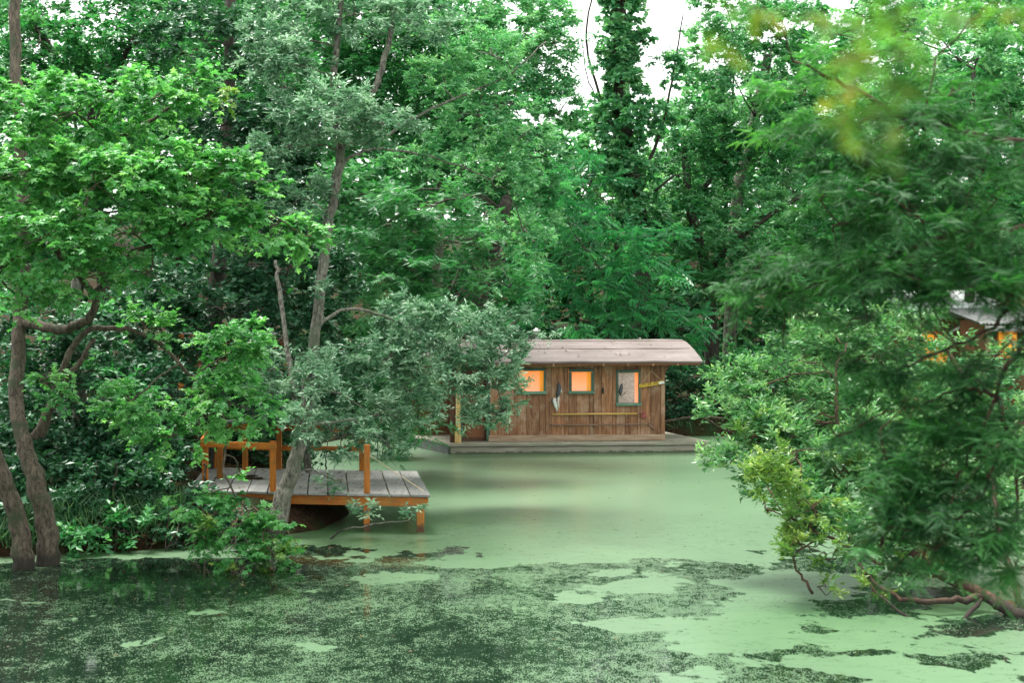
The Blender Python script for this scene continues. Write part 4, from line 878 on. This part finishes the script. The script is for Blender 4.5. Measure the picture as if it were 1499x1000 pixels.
# ------------------------------------------------------------------ dock
DA = Vector((-1.33, 23.2, .62)); ex = Vector((-math.cos(math.radians(8)), math.sin(math.radians(8)), 0)); ey = Vector((-.13, .99, 0))
dk = empty('dock', (DA.x, DA.y, 0), label='grey plank dock on orange timber legs at the left bank', cat='dock')
def dl(a, b, z): p = ex * a + ey * b; return Vector((p.x, p.y, z))
LEN, DEP, DT = 4.25, 3.38, .62
pw = .345; rr = random.Random(3)
for i in range(12):
    a0, a1 = i * pw + .006, (i + 1) * pw - .008 - rr.uniform(0, .01); f0, f1 = -.06 + rr.uniform(-.012, .012), DEP + rr.uniform(-.02, .02); dz = rr.uniform(-.004, .004)
    P = [dl(a0, f0, 0), dl(a0, f1, 0), dl(a1, f1, 0), dl(a1, f0, 0)]
    MB().prism([(p.x, p.y) for p in P], DT - .038 + dz, DT + dz).build('plank', WM['deck'], dk, bevel=.004)
for b, nm in ((.0, 'beam'), (DEP - .1, 'beam'), (1.7, 'beam')):
    MB().bar(dl(.04, b, DT - .12), dl(LEN - .1, b, DT - .12), .05, .15).build(nm, WM['orangeH'], dk, bevel=.004)
MB().bar(dl(.06, .05, DT - .12), dl(.06, DEP - .12, DT - .12), .045, .15).build('side_beam', WM['orangeH'], dk, bevel=.004)
def post(a, b, z0, z1, nm='leg', w=.095, m='orange'): 
    p = dl(a, b, 0); return MB().box((p.x, p.y, (z0 + z1) / 2), (w, w, z1 - z0)).build(nm, WM[m], dk, bevel=.006)
for a, b in ((.16, .06), (1.06, .06), (1.9, .9), (.26, 2.0), (.2, DEP - .15), (2.9, .06), (1.9, DEP - .15), (3.9, .1)): post(a, b, -1.2, DT - .045, w=.12 if a < .2 else .1)
RT = 1.50
posts = [(1.06, .03, 1.42), (2.66, .03, 1.46), (3.83, .03, 1.50), (1.06, DEP - .08, RT), (2.66, DEP - .08, RT), (3.3, DEP - .5, RT), (3.95, DEP - .08, RT), (3.7, 1.7, RT)]
for a, b, z in posts: post(a, b, DT + .002, z, 'rail_post')
MB().bar(dl(.98, DEP - .08, RT + .02), dl(4.1, DEP - .08, RT + .02), .12, .035).build('handrail', WM['greyrail'], dk, bevel=.004)
MB().bar(dl(1.1, DEP - .03, RT - .1), dl(4.0, DEP - .03, RT - .1), .035, .11).build('upper_rail', WM['orangeH'], dk, bevel=.004)
MB().bar(dl(1.1, DEP - .03, RT - .48), dl(4.0, DEP - .03, RT - .48), .035, .09).build('lower_rail', WM['orangeH'], dk, bevel=.004)
MB().bar(dl(2.6, -.02, 1.38), dl(3.9, -.02, 1.40), .035, .10).build('upper_rail', WM['orangeH'], dk, bevel=.004)
MB().bar(dl(3.9, .08, 1.42), dl(4.0, DEP - .1, 1.42), .035, .10).build('upper_rail', WM['orangeH'], dk, bevel=.004)
rp = MB().tube([dl(1.02, 0, 1.25), dl(.6, .4, .95), dl(.1, .1, .66)], .006, 5).build('rope', PM['rope'])
rp.location = (DA.x, DA.y, 0); tag(rp, 'thin slack cord running from the dock post down to the planks', 'cord')

litter(dk, [tuple(dl(rg.uniform(.1, 4), rg.uniform(.1, 3.2), DT + .014)) for _ in range(160)], 7, .06)
# lattice-fronted porch on the left bank
b = at(335, 560, 30.0); lp = empty('lattice_screen', (b[0], b[1], 0), label='tan lattice panel with a pale rail above it half hidden behind the maple leaves', cat='screen')
gz = float(height([(b[0], b[1])])[0]); r0 = H - (488 - HY) * 30 / F
MB().box((.1, .3, (r0 + gz) / 2), (2.0, .06, r0 - gz - .08)).build('back_wall', WM['brownwall'], lp)
for k in range(-9, 12):
    for s in (-1, 1):
        x0 = k * .22; z1, z0 = r0 - .08, r0 - .95; a = Vector((x0, .1 + .012 * s, z0)); e = Vector((x0 + s * .87, .1 + .012 * s, z1))
        if -1.0 < min(a.x, e.x) and max(a.x, e.x) < 1.15: MB().bar(a, e, .01, .035).build('slat', WM['lattice'], lp)
MB().bar((-1.3, .05, r0), (1.35, .05, r0), .08, .03).build('rail', WM['greyrail'], lp)
for x in (-1.05, .1, 1.18): MB().box((x, .18, (r0 + gz) / 2 - .05), (.1, .1, r0 - gz + .05)).build('screen_post', WM['orange'], lp)

# ------------------------------------------------------------------ cabins on the right bank
def cabin(px, py_roof, d, w, label, wall, roofm, dep=3.0, rot=0, rise=.5):
    x, y = (px - CX) * d / F, d; g = float(height([(x, y)])[0]) - .1; ze = H - (py_roof - HY) * d / F
    c = empty('cabin', (x, y, g), rot, label=label, cat='cabin'); e = ze - g
    cb = MB(); cb.box((0, dep / 2, e / 2), (w, dep, e)); cb.build('wall', wall, c)
    # corrugated roof, sloping up to the back
    V, Fs = [], []; n = int((w + .8) / .045)
    for j in range(n + 1):
        u = -w / 2 - .4 + j * .045; dz = .018 * math.cos(j * math.pi)
        V += [(u, -.5, e - .05 + dz), (u, dep + .3, e + rise + dz), (u, -.5, e - .075 + dz), (u, dep + .3, e + rise - .025 + dz)]
    for j in range(n):
        a = j * 4; Fs += [(a, a + 4, a + 5, a + 1), (a + 2, a + 3, a + 7, a + 6), (a, a + 2, a + 6, a + 4)]
    MB().add(V, Fs).build('roof', roofm, c)
    MB().box((0, -.42, e - .17), (w + .5, .05, .14)).build('fascia', PM['metal'], c)
    for s in (-1, 1): MB().box((s * (w / 2 + .02), -.05, e / 2 - .1), (.13, .13, e - .2)).build('corner_post', WM['lattice'], c)
    return c, e
c1, e1 = cabin(1402, 452, 36, 2.0, 'cabin with a white corrugated roof seen through the cypress', WM['brownwall'], PM['tin'])
for x_, wd in ((-.6, .62), (.3, .14)):
    wo = MB().box((x_, -.02, e1 - 1.05), (wd + .12, .04, .95)).build('window', WM['orange'], c1); MB().box((x_, -.05, e1 - 1.05), (wd, .02, .8)).build('lit_pane', GLOWW, wo)
    MB().box((x_, -.065, e1 - 1.05), (.03, .02, .8)).build('mullion', WM['orange'], wo)
MB().tube([(.1, -.5, e1 - .25), (.05, -.45, e1 - .4), (-.25, -.1, e1 - .6), (-.25, -.1, .4)], .06, 10).build('downpipe', PM['metal'], c1, True)
c2, e2 = cabin(1496, 470, 33, 1.5, 'small amber lit cabin at the right edge of the view', WM['brownwall'], PM['grey'], 2.2, rise=.3)
for x_ in (-.35, .3):
    wo = MB().box((x_, -.02, e2 - .5), (.5, .04, .72)).build('window', WM['orange'], c2); MB().box((x_, -.05, e2 - .5), (.42, .02, .64)).build('lit_pane', GLOWW, wo)

# ------------------------------------------------------------------ fallen log right of the houseboat
b = at(975, 640, 40.2)
lg = empty('fallen_log', (b[0], 40.6, .1), label='fallen branch lying along the far bank right of the houseboat', cat='log')
rr = random.Random(9)
mb = MB(); limb_mesh(mb, [(0, .2, .3), (.9, .0, .45), (1.9, -.1, .4), (3.0, .1, .3)], .04, .02, rr, 8, 16, .01); mb.build('log_trunk', BK['brown'], lg, True)
mb = MB(); limb_mesh(mb, [(1.0, 0, .52), (1.5, -.15, .2), (2.1, -.2, -.05)], .035, .015, rr, 6, 10, .01); mb.build('log_branch', BK['brown'], lg, True)
mb = MB(); limb_mesh(mb, [(1.7, -.1, .5), (2.3, -.1, .75), (2.6, -.1, .8)], .03, .012, rr, 6, 10, .01); mb.build('log_branch', BK['brown'], lg, True)

# ------------------------------------------------------------------ right: wax myrtle over the water
rt = at(1560, 930, 16.6)
tree('myrtle_bush', 'wide light green myrtle bush leaning over the water on the right', 'shrub',
     [([np.array([rt[0] + .6, rt[1] + .5, -.4]), at(1499, 905, 16.9), at(1440, 872, 17.2), at(1360, 830, 17.6), at(1290, 760, 18.2), at(1240, 650, 19)], (.10, .085, .07, .055, .04, .03), 0),
      ([np.array([rt[0] + .9, rt[1] + 1.5, -.3]), at(1500, 700, 19.5), at(1440, 600, 20), at(1380, 500, 20.5)], .08, .03)],
     {'bush': [lo(1150, 560, 75, 40, 20), lo(1200, 500, 80, 40, 20.5), lo(1090, 560, 50, 26, 20), lo(1060, 600, 40, 20, 19.8, .8), lo(1130, 620, 70, 40, 19.6), lo(1080, 670, 50, 36, 19.4), lo(1220, 600, 80, 50, 19.8), lo(1290, 520, 90, 50, 20.5), lo(1180, 690, 60, 40, 19), lo(1270, 670, 80, 60, 19.2), lo(1360, 600, 90, 70, 20), lo(1440, 640, 70, 80, 20), lo(1330, 470, 60, 24, 21, .6), lo(1200, 760, 50, 30, 18.4, .8), lo(1460, 520, 60, 30, 20.5, .5), lo(1360, 720, 90, 60, 18.8), lo(1450, 760, 60, 60, 18.8, .8), lo(1210, 740, 60, 40, 18.3, .9), lo(1290, 770, 60, 40, 17.9, .9), lo(1380, 800, 60, 34, 17.6, .8), lo(1230, 690, 60, 50, 18.6, .9), lo(1150, 650, 50, 40, 19.2), lo(1330, 840, 50, 16, 17.4, .6), lo(1120, 700, 30, 30, 19, .7)],
      'olive': [lo(1135, 700, 44, 36, 17.9, 1.2), lo(1190, 745, 44, 34, 17.6, .9), lo(1165, 660, 40, 24, 18.2, .6), lo(1180, 800, 50, 26, 17.5, .6), lo(1150, 790, 30, 26, 18.1, .8), lo(1240, 780, 50, 26, 18, .7), lo(1100, 640, 30, 30, 19.2, .5), lo(1210, 820, 34, 14, 17.8, .4), lo(1250, 700, 40, 40, 18.8, .6), lo(1300, 800, 60, 20, 17.8, .5), lo(1120, 745, 18, 20, 18.4, .5), lo(1200, 860, 26, 14, 17.6, .5), lo(1270, 850, 34, 16, 17.4, .6)]},
     'red', 31, limbs=[([at(1440, 872, 17.2), at(1380, 882, 17), at(1300, 868, 17.2), at(1250, 820, 17.6)], .05, .02), ([at(1360, 830, 17.6), at(1320, 838, 17.5), at(1240, 800, 17.8), at(1160, 760, 18)], .04, .015),
                       ([at(1440, 872, 17.2), at(1400, 912, 16.8), at(1330, 905, 16.9), at(1260, 845, 17.4)], .035, .012), ([at(1499, 905, 16.9), at(1470, 800, 17.6), at(1450, 700, 18.4)], .05, .02), ([at(1190, 870, 17.5), at(1160, 820, 17.8), at(1150, 760, 18.2)], .02, .01),
                       ([at(1240, 650, 19), at(1226, 600, 19.1), at(1224, 540, 19.2), at(1240, 505, 19.4)], .028, .012), ([at(1224, 560, 19.2), at(1200, 530, 19.3)], .018, .01), ([at(1360, 830, 17.6), at(1380, 780, 17.9), at(1420, 700, 18.4), at(1470, 640, 19)], .03, .015)], twig=6, shell=.35, twr=.01)

# ------------------------------------------------------------------ right foreground: bald cypress boughs
TX = 4.6
tree('cypress_tree', 'dark feathery cypress hanging its boughs into the right side of the view', 'tree',
     [([np.array([TX, 10.5, -.6]), np.array([TX, 10.4, 2.5]), np.array([TX - .1, 10.2, 6]), np.array([TX, 10, 9.5])], .34, .16)],
     {'cyp': [lo(1330, 180, 130, 50, 9.4), lo(1440, 250, 100, 60, 9.2), lo(1250, 250, 80, 36, 9.4), lo(1320, 300, 100, 45, 9), lo(1220, 330, 85, 42, 9.4), lo(1400, 350, 110, 45, 9), lo(1160, 390, 70, 34, 9.6), lo(1250, 400, 100, 40, 9.3), lo(1110, 425, 50, 26, 9.8), lo(1340, 400, 90, 36, 9),
              lo(1460, 385, 60, 30, 8.8, .9), lo(1485, 432, 26, 20, 8.7, 1), lo(1350, 428, 26, 18, 8.9, 1.2), lo(1490, 470, 24, 16, 8.7, 1), lo(1462, 448, 36, 20, 8.7, 1.5), lo(1455, 420, 50, 20, 8.8, 1.3), lo(1380, 425, 24, 10, 8.9, .8), lo(1400, 395, 60, 20, 8.9, 1), lo(1350, 440, 50, 26, 9, .9), lo(1440, 545, 50, 28, 8.7, .8), lo(1250, 530, 40, 30, 9.3, .5), lo(1480, 650, 40, 60, 8.5, 1), lo(1410, 800, 60, 34, 8.5, .9), lo(1360, 770, 60, 40, 8.6, .9), lo(1470, 780, 44, 50, 8.4, .9), lo(1300, 770, 44, 40, 8.6, .7), lo(1330, 240, 90, 40, 9.3, .8), lo(1200, 200, 60, 26, 9.6, .6), lo(1400, 620, 60, 40, 8.8, .9), lo(1340, 700, 60, 40, 8.7, .9), lo(1430, 690, 50, 50, 8.6, .8), lo(1150, 460, 70, 20, 9.6, .9), lo(1270, 465, 80, 22, 9.4, .7), lo(1300, 540, 60, 40, 9.2, .7), lo(1390, 560, 70, 40, 9, .8), lo(1330, 610, 70, 40, 8.9, .85), lo(1440, 610, 70, 60, 8.8, .8), lo(1270, 590, 50, 36, 9.3, .45), lo(1380, 680, 80, 50, 8.7, .9), lo(1300, 680, 50, 40, 8.8, .7), lo(1460, 720, 60, 60, 8.5, .75),
              lo(1400, 760, 70, 40, 8.5, .75), lo(1320, 750, 50, 36, 8.6, .85), lo(1290, 800, 36, 34, 8.6, .9), lo(1480, 500, 36, 36, 8.6, .5), lo(1225, 640, 40, 16, 9.1, .7), lo(1350, 820, 60, 26, 8.5, .8), lo(1290, 850, 26, 22, 8.5, .7), lo(1490, 820, 30, 30, 8.4, .5)],
      'cypl': [lo(1110, 395, 52, 22, 9.7, .8), lo(1200, 295, 70, 24, 9.5, .7), lo(1180, 130, 80, 32, 9.8, .6), lo(1270, 80, 110, 36, 9.6, .6), lo(1390, 140, 90, 40, 9.5, .6), lo(1160, 200, 50, 24, 9.8, .6), lo(1460, 290, 50, 60, 9.3, .5), lo(1200, 420, 60, 22, 9.4, .4), lo(1130, 30, 60, 22, 9.7, .5), lo(1420, 30, 90, 40, 9.6, .5), lo(1480, 430, 30, 30, 8.7, .5), lo(1300, 400, 90, 20, 8.9, .3)]},
     'red', 41, limbs=[([np.array([TX, 10.2, 5.2]), at(1499, 205, 9.6), at(1400, 190, 9.4), at(1340, 180, 9.4), at(1250, 130, 9.5), at(1165, 88, 9.7)], .035, .01), ([at(1400, 190, 9.4), at(1330, 165, 9.4), at(1240, 175, 9.5)], .02, .008),
                       ([np.array([TX, 10.4, 4.2]), at(1499, 420, 8.8), at(1470, 465, 8.8), at(1400, 508, 8.9), at(1310, 545, 9.1)], .022, .006), ([np.array([TX, 10.4, 4.0]), at(1499, 500, 8.7), at(1460, 580, 8.6), at(1410, 680, 8.6), at(1380, 760, 8.5)], .02, .006),
                       ([np.array([TX, 10.3, 4.6]), at(1499, 330, 9.1), at(1400, 340, 9.1), at(1280, 390, 9.2), at(1150, 430, 9.6)], .024, .006), ([np.array([TX, 10.4, 3.4]), at(1499, 620, 8.6), at(1440, 720, 8.5), at(1370, 800, 8.5)], .018, .006), ([at(1460, 580, 8.6), at(1400, 570, 8.8), at(1330, 600, 8.9)], .016, .006), ([at(1460, 580, 8.6), at(1490, 700, 8.5), at(1480, 800, 8.4)], .016, .006)], twig=3, twr=.005, shell=.3)

# ---- out-of-focus leaves close to the camera
rng = np.random.default_rng(51)
nb = at(1270, 110, 1.7); base = at(1240, -160, 1.7)
root = empty('overhanging_branch', tuple(base), label='blurred yellowish leafy twigs hanging close in front of the cypress at the top', cat='branch')
tw = MB(); rr = random.Random(4); CC = []
for e in ((1250, 175), (1290, 205), (1310, 120), (1225, 40), (1180, 20), (1400, 15), (1470, 10), (1060, 60), (1110, 15)):
    d_ = 1.75 + rr.uniform(-.25, .4); p1 = at(e[0], e[1], d_); p0 = at(e[0] + rr.uniform(-20, 40), -160, d_); limb_mesh(tw, [p0 - base, (p0 + p1) / 2 - base + np.array([.02, 0, 0]), p1 - base], .003, .001, rr, 5, 8, .003)
    for s in np.linspace(.55, 1, 4 if e[1] > 90 else 2): CC.append(p0 + (p1 - p0) * s)
tw.build('twigs', BK['red'], root)['kind'] = 'stuff'
CC = np.array(CC); sp = dict(SP['cyp'], s=.034, L=.045, nt=3, nl=4); P, D, Nn, Sc, tone = leaves(rng, CC, nrm(rng.normal(size=CC.shape) + [0, 0, -.6]), sp)
V, Fa, k = emit(P - base, D, Nn, Sc, 'lance'); link('crown', np_mesh('crown', V, Fa, LM['near'], np.repeat(tone, k)), root)

_tot = sum(len(o.data.polygons) for o in bpy.data.objects if o.type == 'MESH')
